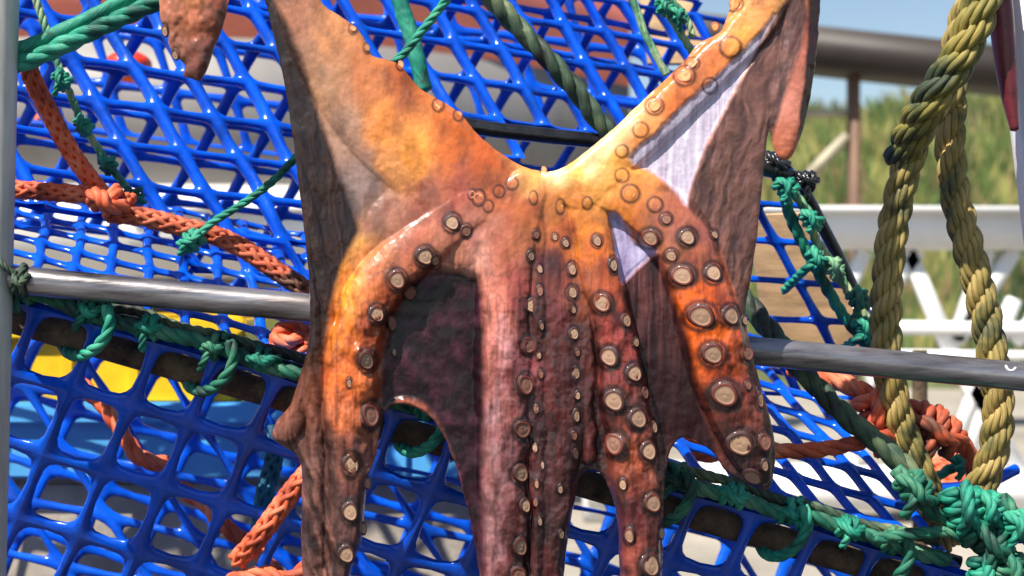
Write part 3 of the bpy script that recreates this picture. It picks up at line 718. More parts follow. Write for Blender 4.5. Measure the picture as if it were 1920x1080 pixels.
mb = MB(); rope_parts(mb, [(50, -60, .17), (68, 0, .17), (92, 70, .17), (112, 130, .17), (135, 185, .17), (158, 240, .175), (182, 275, .175), (205, 310, .18), (232, 345, .185), (258, 375, .19)], 8, 3); mb.build('line', M['pale_green'], tw)
for k, (x, y) in enumerate([(118, 150), (158, 236), (203, 308), (254, 366)]):
    mb = MB(); knot_geo(mb, P(x, y, .155), (0.5, 0, -.85), PXR(6.5, .16), PXR(12, .16), seed=40+k, tails=1); mb.build('knot', M['teal'], tw)
tw = thing('thin_rope', 'thin green cord slanting up to the octopus from a small knot', 'cord', loc=P(400, 415, .10))
mb = MB(); rope_parts(mb, [(375, 440, .10), (400, 416, .10), (450, 385, .10), (505, 345, .10), (552, 298, .10), (620, 220, .11)], 8, 3); mb.build('line', M['teal'], tw)
mb = MB(); knot_geo(mb, P(360, 450, .105), (0.8, 0, .5), PXR(8, .1), PXR(13, .1), seed=51, tails=2); mb.build('knot', M['teal'], tw)
rope('thin_rope', [(660, 175, .08), (745, 112, .08), (790, 60, .08), (835, 2, .08), (880, -60, .08)], 9, 'teal', 'thin green cord crossing the net above the left shoulder of the octopus', 'cord')
rope('flat_strap', [(735, -60, .40), (755, 20, .40), (775, 80, .40), (795, 170, .40)], 16, 'teal', kind=1, label='blurred green strap deep inside the upper pot', cat='strap')
rope('mossy_rope', [(870, -70, .19), (925, 0, .195), (975, 55, .2), (1030, 112, .2), (1080, 170, .205), (1130, 235, .21), (1220, 340, .22), (1420, 590, .13), (1500, 690, .105), (1580, 775, .095), (1670, 850, .09), (1740, 925, .085)], 21, 'moss', 'dark mossy rope slanting behind the octopus to the knots at lower right')
tw = thing('knotted_twine', 'pale green twine with small knots right of the top of the upper net', 'twine', loc=P(1240, 20, .22))
mb = MB(); rope_parts(mb, [(1205, -60, .22), (1235, 0, .22), (1262, 40, .22), (1290, 85, .22), (1330, 150, .23)], 8); rope_parts(mb, [(1225, -60, .23), (1255, -5, .23), (1285, 30, .23), (1300, 70, .23)], 7); mb.build('line', M['pale_green'], tw)
for k, (x, y) in enumerate([(1245, 12), (1272, 30)]):
    mb = MB(); knot_geo(mb, P(x, y, .21), (0.5, 0, -.85), PXR(6, .2), PXR(11, .2), seed=60+k, tails=1); mb.build('knot', M['teal'], tw)
rope('pale_strap', [(1165, -60, .215), (1190, 10, .215), (1215, 75, .215), (1250, 140, .215)], 8, 'pale_green', 'faded pale cord over the right part of the upper net', 'cord', pitch=200)
# orange ropes in and on the nearer pot
rope('orange_rope', [(150, 720, .27), (205, 772, .25), (240, 830, .24), (270, 862, .24), (325, 872, .26)], 17, 'og', 'hanging bight of orange rope seen through the holes of the front netting')
rope('orange_rope', [(335, 915, .28), (385, 945, .27), (420, 985, .26), (470, 1025, .26), (540, 1100, .27)], 17, 'og', 'orange rope slanting down right inside the pot beside the octopus')
rope('orange_rope', [(640, 790, .10), (590, 870, .10), (545, 925, .10), (490, 1000, .10), (445, 1052, .12)], 19, 'og', 'orange rope coming out from behind the octopus over the front netting', kind='braid')
rope('orange_rope', [(430, 1090, .12), (490, 1075, .11), (540, 1085, .10), (580, 1060, .1)], 16, 'og', 'frayed orange rope end at the bottom edge beside the octopus')
rope('cyan_rope', [(520, 800, .22), (512, 870, .22), (496, 930, .22), (488, 990, .24)], 17, 'cyan', 'short teal-blue rope hanging behind the front netting', kind='braid')
rope('orange_rope', [(1430, 842, .11), (1480, 846, .11), (1545, 842, .11), (1620, 828, .11), (1700, 812, .17)], 16, 'og', 'level orange rope right of the octopus under the steel rail')
rope('orange_rope', [(1480, 690, .2), (1560, 712, .2), (1620, 735, .19), (1660, 770, .18)], 19, 'og', 'orange rope just under the rail leading to the tangle of orange knots')
mb = MB(); knot_geo(mb, P(1640, 772, .17), (0.3, 0, -1), PXR(15, .17), PXR(26, .17), turns=2, tails=1, seed=71); tag(mb.build('rope_knot', M['og']), 'bright orange knot half hidden by the left leg of the yellow rope', 'knot')
mb = MB(); knot_geo(mb, P(1745, 800, .19), (0.9, 0, -.5), PXR(15, .19), PXR(30, .19), turns=3.2, tails=1, seed=72)
rope_parts(mb, [(1690, 760, .2), (1740, 775, .19), (1790, 812, .19), (1822, 860, .2), (1826, 905, .22)], 17); rope_parts(mb, [(1640, 850, .2), (1700, 830, .19), (1760, 812, .18), (1800, 838, .2)], 14)
tag(mb.build('rope_tangle', M['og_dull']), 'dull orange tangle of rope between the legs of the yellow rope loop', 'rope')
# big green knot cluster at the lower right
kc = thing('knot_cluster', 'cluster of big teal rope knots on the pot corner at lower right', 'knot', loc=P(1800, 960, .06))
for k, (x, y, rr, R_, m_, ax) in enumerate([(1715, 915, 12, 22, 'teal_dark', (1, 0, -1.1)), (1806, 948, 13, 30, 'teal', (0.4, 0, -1)), (1850, 950, 11, 22, 'teal', (.3, 0, -1)), (1850, 1010, 13, 26, 'teal_dark', (1, 0, -.8)), (1895, 1065, 13, 24, 'teal_dark', (.4, 0, -1)), (1845, 1075, 12, 20, 'teal', (.2, 0, -1)), (1905, 985, 10, 24, 'teal', (.5, 0, -1))]):
    mb = MB(); knot_geo(mb, P(x, y, .05), ax, PXR(rr, .05), PXR(R_, .05), turns=2.6, tails=1, seed=80+k); mb.build('knot', M[m_], kc)
mb = MB(); rope_parts(mb, [(1680, 880, .06), (1715, 925, .055), (1760, 965, .06), (1810, 985, .07)], 17); rope_parts(mb, [(1640, 1010, .05), (1720, 1000, .05), (1790, 1000, .05), (1850, 1040, .05), (1900, 1100, .05)], 12)
rope_parts(mb, [(1880, 930, .09), (1900, 960, .08), (1925, 1010, .08), (1960, 1060, .08)], 13); mb.build('line', M['teal_dark'], kc)
mb = MB(); rope_parts(mb, [(1740, 905, .30), (1780, 880, .28), (1815, 862, .27)], 10); rope_parts(mb, [(1770, 850, .27), (1800, 868, .26), (1850, 900, .27)], 9); knot_geo(mb, P(1808, 866, .26), (1, 0, .4), PXR(7, .26), PXR(13, .26), seed=95, tails=2)
tag(mb.build('twine_knot', M['teal']), 'small spread-ended teal twine knot above the orange coil', 'twine')
# blue rim piece and another blue loop at the lower right corner
mb = MB(); add_tube(mb, [P(1700, 915, .36), P(1780, 915, .36), (P(1850, 905, .36)), P(1905, 880, .38)], PXR(11, .36), 10); mb.build('rim_strand', M['blue'], POT_A); mb = MB(); add_tube(mb, [P(1870, 1030, .06), P(1895, 1012, .05), P(1950, 1010, .05)], PXR(9, .05), 10); mb.build('rim_strand', M['blue'], POT_A)

# ------------------------------------------------------------------ the octopus
def dense(poly, per=6):
    p = np.array(poly, float); n = len(p); out = []
    for i in range(n):
        a, b, c, d = p[i-1], p[i], p[(i+1) % n], p[(i+2) % n]
        for k in range(per):
            t = k/per; out.append(0.5*((2*b)+(c-a)*t+(2*a-5*b+4*c-d)*t*t+(3*b-a-3*c+d)*t**3))
    return np.array(out)
def sdf_poly(X, Y, poly):
    """negative inside"""
    d = np.full(X.shape, 1e18); ins = np.zeros(X.shape, bool)
    n = len(poly)
    for i in range(n):
        x0, y0 = poly[i]; x1, y1 = poly[(i+1) % n]
        ex, ey = x1-x0, y1-y0; L2 = ex*ex+ey*ey+1e-9
        t = np.clip(((X-x0)*ex+(Y-y0)*ey)/L2, 0, 1)
        d = np.minimum(d, (X-x0-t*ex)**2+(Y-y0-t*ey)**2)
        if (y0 > y1) != (y0 < y1) or y0 != y1:
            c = (y0 > Y) != (y1 > Y)
            xi = x0+(Y-y0)*ex/(ey if abs(ey) > 1e-9 else 1e-9)
            ins ^= c & (X < xi)
    d = np.sqrt(d); return np.where(ins, -d, d)

OUT = [(300, 0), (288, -70), (320, -150), (430, -195), (560, -190), (610, -150), (592, -60), (600, 0), (640, 32), (668, 52), (690, 84), (700, 106), (724, 112), (750, 124), (790, 168), (830, 192), (865, 215), (900, 256), (950, 295), (995, 317), (1030, 322), (1062, 311), (1110, 274), (1160, 232), (1230, 165), (1285, 113), (1310, 80), (1350, 60), (1366, 25), (1374, 0), (1400, -70), (1430, -150), (1500, -185), (1565, -130), (1546, -50), (1540, 0), (1534, 80), (1520, 180), (1506, 240), (1492, 282), (1475, 300), (1457, 292), (1447, 262), (1442, 240), (1437, 275), (1430, 340), (1422, 420), (1412, 500), (1402, 560), (1399, 600), (1406, 640), (1418, 690), (1430, 735), (1446, 790), (1456, 850), (1447, 913), (1425, 918), (1395, 905), (1360, 882), (1340, 852), (1315, 832), (1292, 822), (1272, 826), (1257, 850), (1250, 890), (1245, 960), (1243, 1080), (1235, 1180), (1212, 1235), (1188, 1230), (1170, 1160), (1163, 1080), (1160, 1000), (1150, 935), (1122, 885), (1092, 890), (1078, 940), (1066, 1010), (1058, 1080), (1050, 1180), (1030, 1235), (985, 1245), (930, 1235), (905, 1180), (899, 1080), (886, 1000), (868, 920), (846, 850), (822, 800), (790, 770), (755, 757), (728, 764), (714, 800), (706, 850), (690, 895), (683, 960), (678, 1015), (664, 1050), (652, 1110), (640, 1190), (605, 1235), (575, 1190), (567, 1080), (565, 990), (567, 900), (560, 858), (535, 838), (512, 820), (519, 790), (545, 758), (562, 710), (577, 655), (583, 600), (578, 480), (562, 350), (547, 230), (530, 130), (512, 60), (498, 0), (480, -45), (458, -60), (440, -40), (432, 0), (421, 50), (405, 90), (396, 120), (380, 152), (362, 150), (347, 144), (350, 124), (332, 108), (318, 84), (318, 60), (304, 42)]
STEP = 2.0
gx = np.arange(276, 1576, STEP); gy = np.arange(-204, 1254, STEP)
GX, GY = np.meshgrid(gx, gy)
sd = sdf_poly(GX, GY, dense(OUT, 4)) + 1.6*(fbm(GX/23, GY/23, 31)-0.5)*2
# centre lines of arms: px, py, radius, height factor
ARMS = {
 'upper_left': ([(560, -150, 70), (558, -70, 66), (580, 0, 66), (618, 80, 76), (672, 165, 84), (740, 245, 88), (830, 320, 86), (930, 385, 66), (985, 440, 46)], .50),
 'upper_right': ([(1490, -120, 44), (1455, -30, 44), (1415, 45, 42), (1345, 115, 42), (1275, 185, 42), (1205, 250, 44), (1140, 305, 46), (1085, 350, 50)], .78),
 'shoulder': ([(700, 450, 34), (770, 410, 70), (860, 410, 88), (925, 450, 76), (950, 500, 50)], .42),
 'seam_a': ([(1006, 380, 12), (1010, 500, 15), (1006, 700, 17), (1006, 900, 17), (1002, 1100, 13)], 1.3),
 'seam_b': ([(1078, 400, 12), (1088, 520, 15), (1098, 700, 17), (1102, 860, 14)], 1.2),
 'tip_left': ([(420, -140, 60), (365, -60, 66), (366, 0, 62), (364, 55, 50), (364, 105, 34), (366, 140, 16)], .7),
 'tip_right': ([(1500, -120, 34), (1502, -40, 32), (1496, 60, 30), (1484, 160, 34), (1476, 230, 32), (1474, 285, 18)], .85),
 'tip_right_b': ([(1530, -100, 22), (1529, 60, 17), (1520, 160, 15), (1507, 235, 11)], .5),
 'outer_left': ([(880, 395, 40), (810, 445, 46), (745, 500, 52), (695, 560, 50), (670, 635, 50), (662, 720, 50), (657, 800, 48), (655, 870, 40), (652, 950, 36), (648, 1030, 32), (640, 1110, 26), (630, 1190, 16)], .72),
 'fold_left': ([(560, 380, 14), (575, 500, 16), (590, 640, 18), (592, 800, 20), (588, 950, 22), (590, 1080, 22), (595, 1190, 14)], .8),
 'fold_left_b': ([(540, 250, 12), (590, 420, 13), (612, 560, 12), (618, 720, 14), (618, 900, 15), (618, 1080, 15)], .6),
 'lobe_left': ([(582, 700, 12), (562, 760, 22), (542, 805, 24), (530, 818, 18)], .7),
 'centre': ([(985, 360, 44), (955, 450, 56), (945, 560, 56), (945, 700, 56), (943, 850, 52), (942, 1000, 50), (940, 1100, 42), (945, 1200, 26)], .62),
 'centre_b': ([(1035, 350, 32), (1045, 450, 36), (1050, 600, 44), (1052, 750, 46), (1045, 880, 42), (1030, 1000, 34), (1025, 1100, 30), (1015, 1200, 20)], .6),
 'centre_c': ([(1095, 355, 40), (1112, 450, 40), (1133, 550, 42), (1158, 650, 44), (1172, 750, 48), (1184, 850, 48), (1198, 950, 46), (1203, 1080, 40), (1208, 1190, 22)], .75),
 'outer_right': ([(1130, 350, 44), (1200, 378, 58), (1262, 432, 66), (1302, 520, 62), (1330, 610, 60), (1354, 700, 60), (1384, 785, 52), (1410, 850, 40), (1426, 893, 24)], .66),
}
LIFT = {'upper_left': 4, 'upper_right': 12, 'outer_left': 14, 'centre': 12, 'centre_b': 6, 'centre_c': 14, 'seam_a': 9, 'seam_b': 7, 'shoulder': 0, 'outer_right': 18}
WARP = (16*(fbm(GX/140, GY/75, 101, 3)-0.5)+7*(fbm(GX/30, GY/24, 103, 2)-.5))*np.clip((GY-380)/120, 0, 1)
def arm_field(pts, kf, lift):
    p = np.array([tuple(v) for v in cat_rom([Vector(q) for q in pts], 5)])
    best = np.zeros(GX.shape); 
    sel_d = np.full(GX.shape, 1e9); T_ = np.zeros(GX.shape); tt = 0
    for a, b in zip(p[:-1], p[1:]):
        m = max(a[2], b[2])+6
        ix = slice(max(0, int((min(a[0], b[0])-m-gx[0])/STEP)), int((max(a[0], b[0])+m-gx[0])/STEP)+2)
        iy = slice(max(0, int((min(a[1], b[1])-m-gy[0])/STEP)), int((max(a[1], b[1])+m-gy[0])/STEP)+2)
        X = GX[iy, ix]+WARP[iy, ix]; Y = GY[iy, ix]
        if X.size == 0: continue
        e = b[:2]-a[:2]; L2 = e.dot(e)+1e-9
        t = np.clip(((X-a[0])*e[0]+(Y-a[1])*e[1])/L2, 0, 1)
        r = a[2]+(b[2]-a[2])*t
        d = np.hypot(X-a[0]-t*e[0], Y-a[1]-t*e[1])/r
        s = np.clip(1-d*d, 0, 1)
        h = kf*r*np.sqrt(s)+lift*np.clip((1-d)*5, 0, 1)
        best[iy, ix] = np.maximum(best[iy, ix], h)
    return best
webs = 5+7*fbm(GX/90, GY/160, 5)
acc = webs**4; fields = {}
for k, (pts, kf) in ARMS.items():
    h = arm_field(pts, kf, LIFT.get(k, 5)); fields[k] = h; acc = acc+h**4
H = acc**0.25
H = H*(0.42+0.43*np.clip((GY-360)/220, 0, 1))
inside = np.clip(-sd, 0, None)
edge = np.sqrt(np.clip(1-(1-np.minimum(inside/14, 1))**2, 0, 1))
# suckers: px, py, radius px, stretch
SUCK = [(849, 419, 15, .9), (875, 434, 11, .8), (799, 482, 17, .9), (818, 489, 13, .6), (748, 525, 17, .9), (771, 550, 15, .7), (711, 588, 16, .8), (737, 606, 15, .45), (692, 674, 18, .75), (699, 776, 22, .62), (663, 866, 20, .7), (660, 955, 19, .75), (653, 1034, 18, .8), (898, 372, 12, .8), (936, 360, 9, .9), (886, 366, 8, .8),
        (1000, 372, 10, .6), (1050, 388, 11, .6), (1100, 382, 9, .8), (1180, 364, 13, 1), (1226, 385, 11, 1), (1020, 318, 7, .9), (1165, 330, 10, 1),
        (1005, 440, 9, .7), (995, 480, 10, .7), (1060, 456, 9, .8), (1118, 452, 11, .8), (1148, 497, 14, .55), (1072, 505, 12, .7), (1072, 548, 12, .85), (1012, 545, 11, .55), (996, 573, 14, .8), (1015, 610, 9, .5), (991, 646, 16, .8), (1075, 625, 12, .8), (1127, 568, 17, .95), (1172, 600, 13, .7), (1140, 668, 18, .9), (1187, 698, 17, .85), (1078, 698, 13, .7), (986, 720, 19, .7), (1080, 778, 13, .5), (1149, 749, 20, .95), (1194, 782, 19, .9), (1150, 830, 21, 1), (1214, 843, 19, .75), (980, 803, 17, .9), (1005, 765, 9, .6), (1003, 838, 9, .6), (977, 885, 17, .95), (1006, 905, 9, .5), (1079, 850, 11, .5), (985, 945, 15, .6), (1012, 975, 9, .5), (1222, 940, 18, .9), (1218, 1056, 22, .8), (976, 1022, 18, .7), (1050, 915, 10, .5), (972, 1075, 17, .8), (1052, 1000, 10, .5), (1014, 700, 9, .5), (1010, 665, 8, .6), (1004, 940, 8, .6), (1016, 870, 9, .5), (1082, 660, 8, .6), (1082, 740, 9, .6), (1076, 815, 9, .6), (1074, 580, 8, .7), (1012, 505, 8, .7), (1190, 640, 11, .6), (1208, 735, 12, .45), (1226, 800, 12, .45), (1238, 890, 12, .5), (1166, 905, 12, .6), (1178, 1000, 15, .6), (1240, 1000, 13, .5), (1040, 445, 7, .8), (960, 345, 9, 1), (916, 388, 9, .8), (1255, 480, 11, 1), (1246, 412, 10, 1), (1338, 440, 9, .8), (1395, 600, 11, .5), (1430, 870, 12, .6), (1398, 720, 9, .7), (740, 660, 8, .5), (690, 905, 12, .5), (682, 990, 12, .5), (660, 715, 9, .6),
        (1217, 447, 15, 1.1), (1285, 446, 15, 1), (1275, 517, 18, 1.15), (1333, 512, 17, .9), (1309, 592, 21, 1.15), (1365, 591, 18, .95), (1331, 662, 19, 1.05), (1398, 660, 16, .8), (1353, 737, 22, 1.1), (1422, 748, 16, .45), (1384, 830, 24, 1), (1430, 826, 17, .7), (1408, 892, 17, 1.1),
        (1368, 90, 15, 1), (1330, 162, 11, 1), (1282, 143, 15, 1), (1226, 200, 13, 1), (1342, 48, 9, 1), (1200, 245, 11, 1), (1297, 120, 10, 1), (1165, 285, 9, 1), (1378, 5, 12, 1), (664, 56, 9, .7), (690, 92, 9, .6), (752, 122, 9, .7), (822, 198, 10, .8), (860, 216, 9, .8), (312, 60, 11, .6), (332, 105, 10, .7)]
mound = np.zeros(GX.shape); ring = np.zeros(GX.shape)
for (x, y, r, k) in SUCK:
    ix = slice(max(0, int((x-3*r-gx[0])/STEP)), int((x+3*r-gx[0])/STEP)+2); iy = slice(max(0, int((y-3*r-gy[0])/STEP)), int((y+3*r-gy[0])/STEP)+2)
    d = np.hypot((GX[iy, ix]-x)/max(k, .55), GY[iy, ix]-y)/r
    mound[iy, ix] = np.maximum(mound[iy, ix], 0.12*r*np.exp(-(d/1.25)**4))
    ring[iy, ix] = np.maximum(ring[iy, ix], np.exp(-((d-1.30)/0.24)**2))
# wrinkles that follow the way the skin is pulled: vertical below, along the two stretched upper arms above
def rot(deg): a = R(deg); return GX*math.cos(a)+GY*math.sin(a), -GX*math.sin(a)+GY*math.cos(a)
wx = 26*(fbm(GX/120, GY/220, 41)-0.5)
u, v = GX+wx, GY
str_v = fbm(u/7, v/85, 12, 3); str_v2 = fbm(u/16, v/190, 14, 3)
u, v = rot(-12); wx2 = wx+40*(fbm(GX/50, GY/90, 43, 3)-.5); str_l = .6*fbm((u+wx2)/6, v/60, 15, 4)+.4*fbm((u+wx2)/17, v/150, 16, 3)       # left membrane, leaning
u, v = rot(18); str_r = .55*fbm((u+wx2)/7, v/30, 18, 4)+.45*fbm((u+wx2)/19, v/110, 19, 3)    # right membrane
u, v = rot(50); str_d = fbm((u+wx)/26, v/14, 21, 4)
blot = fbm(GX/48, GY/60, 24, 5); fine = fbm(GX/9, GY/9, 27, 4); mid = fbm(GX/22, GY/26, 29, 4)

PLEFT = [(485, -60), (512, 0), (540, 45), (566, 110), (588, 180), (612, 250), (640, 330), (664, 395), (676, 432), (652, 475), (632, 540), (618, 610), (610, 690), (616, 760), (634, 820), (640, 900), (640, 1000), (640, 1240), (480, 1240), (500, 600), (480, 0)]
PWEB = [(752, 560), (780, 522), (815, 506), (850, 508), (880, 518), (903, 540), (908, 700), (905, 860), (903, 1080), (880, 1010), (850, 860), (800, 762), (740, 752), (712, 800), (716, 700), (728, 620)]
PTRI = [(1178, 298), (1230, 250), (1290, 190), (1345, 140), (1400, 90), (1452, 30), (1430, 80), (1395, 140), (1355, 215), (1322, 280), (1300, 340), (1287, 388), (1262, 358), (1225, 325)]
PMEM = [(1455, 28), (1500, -20), (1508, 60), (1448, 250), (1425, 420), (1400, 600), (1380, 560), (1350, 470), (1320, 425), (1287, 388), (1300, 340), (1322, 280), (1355, 215), (1395, 140)]
PLAV = [(1142, 402), (1160, 404), (1176, 430), (1192, 455), (1226, 466), (1222, 480), (1195, 505), (1165, 532), (1158, 500), (1150, 450)]
PWEB2 = [(1165, 535), (1225, 480), (1245, 510), (1265, 570), (1290, 640), (1305, 720), (1330, 800), (1345, 860), (1270, 830), (1246, 870), (1230, 800), (1205, 700), (1190, 630), (1170, 570)]
PTIPB = [(1510, -100), (1548, -100), (1540, 80), (1520, 200), (1498, 262), (1500, 200), (1512, 100), (1516, 0)]
def reg(poly, soft): 
    return np.clip(0.5-(sdf_poly(GX, GY, dense(poly, 3))+6*(mid-0.5))/(2*soft), 0, 1)
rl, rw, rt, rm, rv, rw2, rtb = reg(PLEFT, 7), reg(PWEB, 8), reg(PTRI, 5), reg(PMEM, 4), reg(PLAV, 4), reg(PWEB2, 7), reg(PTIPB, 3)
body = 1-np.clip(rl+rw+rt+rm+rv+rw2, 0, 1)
zs = 4.0*(str_l-0.5)*rl*1.5 + 5*(str_r-0.5)*rm*1.1 + 2.2*(str_r-.5)*rt*1.2 + 4*(str_v2-0.5)*np.clip((GY-430)/150, 0, 1)*body + 1.8*(str_v-0.5)*np.clip((GY-400)/150, 0, 1)*(body+0.8*rw2+.4*rw) + 5*(mid-0.5)*(0.12+0.7*np.clip((GY-380)/200,0,1)) + 0.5*(fine-0.5)
zs += 5*(str_d-0.5)*0.45*np.clip((430-GY)/80, 0, 1)*np.clip((GX-600)/40, 0, 1)*body
# folds squeezed between suckers on the outer-left arm and the outer-right arm
cross_f = np.sin(GY/9.5+3*np.sin(GX/23)+6*blot)
zs += 3.0*cross_f*np.exp(-((GX-690)/40)**2)*np.clip((GY-560)/60, 0, 1)*np.clip((900-GY)/60, 0, 1)
tipm = np.clip((430-GX)/6, 0, 1)+np.clip((GX-1440)/10, 0, 1)*np.clip((300-GY)/20, 0, 1)*rtb
zs += 17*(fbm(GX/30, GY/40, 91, 3)-0.5)*np.clip((440-GX)/6, 0, 1)*np.clip((200-GY)/20, 0, 1)
zs += 6.5*(fbm(GX/19, GY/34, 93, 4)-0.5)*np.clip((GY-480)/120, 0, 1)*body
zs *= 1-0.72*np.clip(rw+rw2+rt+rv, 0, 1)
Ff = (H+mound+zs)*edge-9*rw*edge-5*rw2*edge-4*rt*edge-5*rv*edge
Ff = np.maximum(Ff, -3*edge+0.5*edge)
Bf = -(5+0.25*H)*edge
Mid = 10*np.sin(GX/310+.5)+8*np.sin(GY/260)+6*(blot-0.5)-40*np.clip((-GY-20)/170, 0, 1)

# pigment of the skin, with lit tones and yellow glow painted in: scattered samples, then the membranes over it
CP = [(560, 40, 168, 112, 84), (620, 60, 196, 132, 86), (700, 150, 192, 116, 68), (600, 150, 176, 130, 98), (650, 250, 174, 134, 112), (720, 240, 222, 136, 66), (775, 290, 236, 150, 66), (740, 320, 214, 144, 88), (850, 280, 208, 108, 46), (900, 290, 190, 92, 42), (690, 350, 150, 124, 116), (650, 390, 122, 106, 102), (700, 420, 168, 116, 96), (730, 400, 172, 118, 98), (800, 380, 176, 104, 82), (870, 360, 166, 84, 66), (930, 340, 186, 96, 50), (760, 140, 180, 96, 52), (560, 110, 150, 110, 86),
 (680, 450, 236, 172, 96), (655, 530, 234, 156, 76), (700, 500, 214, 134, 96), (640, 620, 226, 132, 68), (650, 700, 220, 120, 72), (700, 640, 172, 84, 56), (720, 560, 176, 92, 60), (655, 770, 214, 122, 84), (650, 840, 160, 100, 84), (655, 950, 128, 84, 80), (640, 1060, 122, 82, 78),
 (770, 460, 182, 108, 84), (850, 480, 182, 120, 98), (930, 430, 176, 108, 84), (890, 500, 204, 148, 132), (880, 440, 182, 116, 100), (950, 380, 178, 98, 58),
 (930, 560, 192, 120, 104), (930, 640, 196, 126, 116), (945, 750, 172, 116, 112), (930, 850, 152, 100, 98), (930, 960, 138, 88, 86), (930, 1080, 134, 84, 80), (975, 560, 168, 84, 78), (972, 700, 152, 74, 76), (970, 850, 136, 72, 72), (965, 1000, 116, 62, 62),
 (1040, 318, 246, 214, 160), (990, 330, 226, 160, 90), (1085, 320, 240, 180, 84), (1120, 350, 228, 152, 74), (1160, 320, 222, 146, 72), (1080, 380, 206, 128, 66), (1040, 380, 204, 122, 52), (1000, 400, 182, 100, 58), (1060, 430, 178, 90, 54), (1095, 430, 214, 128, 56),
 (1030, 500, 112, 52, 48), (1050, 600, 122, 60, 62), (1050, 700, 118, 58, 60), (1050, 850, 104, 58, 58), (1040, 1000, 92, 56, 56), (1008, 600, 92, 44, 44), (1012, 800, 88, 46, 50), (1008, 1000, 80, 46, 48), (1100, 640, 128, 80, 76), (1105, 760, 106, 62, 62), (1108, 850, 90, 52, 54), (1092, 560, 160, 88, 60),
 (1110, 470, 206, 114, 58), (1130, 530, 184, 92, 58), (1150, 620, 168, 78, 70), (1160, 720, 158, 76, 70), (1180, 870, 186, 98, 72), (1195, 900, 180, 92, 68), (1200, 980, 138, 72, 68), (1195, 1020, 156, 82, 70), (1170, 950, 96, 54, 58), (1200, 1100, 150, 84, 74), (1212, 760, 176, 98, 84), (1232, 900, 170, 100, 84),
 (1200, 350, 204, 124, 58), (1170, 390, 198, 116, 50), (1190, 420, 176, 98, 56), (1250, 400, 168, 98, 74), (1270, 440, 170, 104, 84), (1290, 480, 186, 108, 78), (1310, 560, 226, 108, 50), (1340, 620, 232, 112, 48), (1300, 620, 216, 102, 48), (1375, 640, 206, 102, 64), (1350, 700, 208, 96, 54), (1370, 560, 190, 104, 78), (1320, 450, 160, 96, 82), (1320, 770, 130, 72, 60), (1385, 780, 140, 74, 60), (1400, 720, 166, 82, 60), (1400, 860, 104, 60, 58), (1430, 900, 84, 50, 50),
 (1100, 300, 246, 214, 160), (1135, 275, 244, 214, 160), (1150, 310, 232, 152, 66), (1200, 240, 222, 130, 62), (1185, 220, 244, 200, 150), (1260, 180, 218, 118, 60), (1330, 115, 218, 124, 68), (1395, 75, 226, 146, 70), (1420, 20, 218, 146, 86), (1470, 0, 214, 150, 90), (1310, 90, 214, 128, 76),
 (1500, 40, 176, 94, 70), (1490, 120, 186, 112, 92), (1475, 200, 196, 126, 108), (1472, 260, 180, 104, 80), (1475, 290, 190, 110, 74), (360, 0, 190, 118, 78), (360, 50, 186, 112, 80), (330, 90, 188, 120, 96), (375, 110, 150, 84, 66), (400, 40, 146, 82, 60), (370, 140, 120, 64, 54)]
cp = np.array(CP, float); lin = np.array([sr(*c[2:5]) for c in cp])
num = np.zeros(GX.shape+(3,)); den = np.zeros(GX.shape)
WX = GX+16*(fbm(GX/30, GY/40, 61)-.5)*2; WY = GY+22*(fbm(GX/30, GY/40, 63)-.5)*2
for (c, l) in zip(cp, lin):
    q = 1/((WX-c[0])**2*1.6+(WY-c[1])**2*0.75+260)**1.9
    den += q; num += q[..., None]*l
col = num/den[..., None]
def over(col, m, a, b=None, t=None):
    a = np.array(sr(*a)); 
    tgt = a if b is None else a+(np.array(sr(*b))-a)*np.clip(t, 0, 1)[..., None]
    return col*(1-m[..., None])+tgt*m[..., None]
sl_ = np.clip((str_l-0.3)*2.2, 0, 1)*(0.45+0.75*blot)
lower = np.clip((GY-650)/200, 0, 1)
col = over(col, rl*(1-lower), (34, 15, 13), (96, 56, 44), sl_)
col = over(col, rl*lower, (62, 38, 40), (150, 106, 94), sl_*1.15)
grey = np.exp(-(((GX-655)/34)**2+((GY-370)/70)**2))*(1-rl); col = over(col, grey*.7, (112, 98, 98), (150, 130, 124), mid)
col = over(col, rw, (46, 20, 32), (122, 70, 90), np.clip((mid-.38)*2.2, 0, 1)*(0.2+blot))
col = over(col, rw2, (58, 26, 32), (146, 90, 88), np.clip((str_v-.3)*1.7, 0, 1)*np.clip((780-GY)/260, 0.25, 1))
col = over(col, rt, (158, 146, 166), (210, 205, 220), np.clip((str_v-.2)*1.5, 0, 1))
col = over(col, rm, (84, 54, 50), (160, 112, 100), np.clip((str_r-.25)*1.5, 0, 1)*(.55+.7*blot))
col = over(col, rv, (132, 116, 156), (186, 182, 210), np.clip((str_v-.2)*1.5, 0, 1))
col = over(col, rtb, (52, 20, 22), (98, 42, 40), mid)
# blotches, pale speckle and dark rings of pigment round the suckers
blo = np.clip((fbm(GX/34, GY/50, 71, 5)-0.44)*4, -0.6, 1)*body
col *= (1-0.32*np.clip(blo, 0, 1))[..., None]
warm = np.clip((fbm(GX/26, GY/36, 75, 4)-0.5)*4, 0, 1)*body*np.clip((GY-330)/150, 0, 1)
col = col*(1-0.35*warm[..., None])+np.array(sr(150, 52, 44))*0.35*warm[..., None]
pale = np.clip((fbm(GX/44, GY/110, 78, 4)-0.5)*4, 0, 1)*body*np.clip((GY-420)/120, 0, 1)*np.exp(-((GX-935)/45)**2)
red = np.clip((fbm(GX/20, GY/60, 79, 4)-0.5)*4, 0, 1)*body*np.clip((GY-450)/120, 0, 1)*(GX>960)
col = col*(1-.45*red[..., None])+np.array(sr(96, 34, 40))*.45*red[..., None]
col = col*(1-0.4*pale[..., None])+np.array(sr(206, 170, 178))*0.4*pale[..., None]
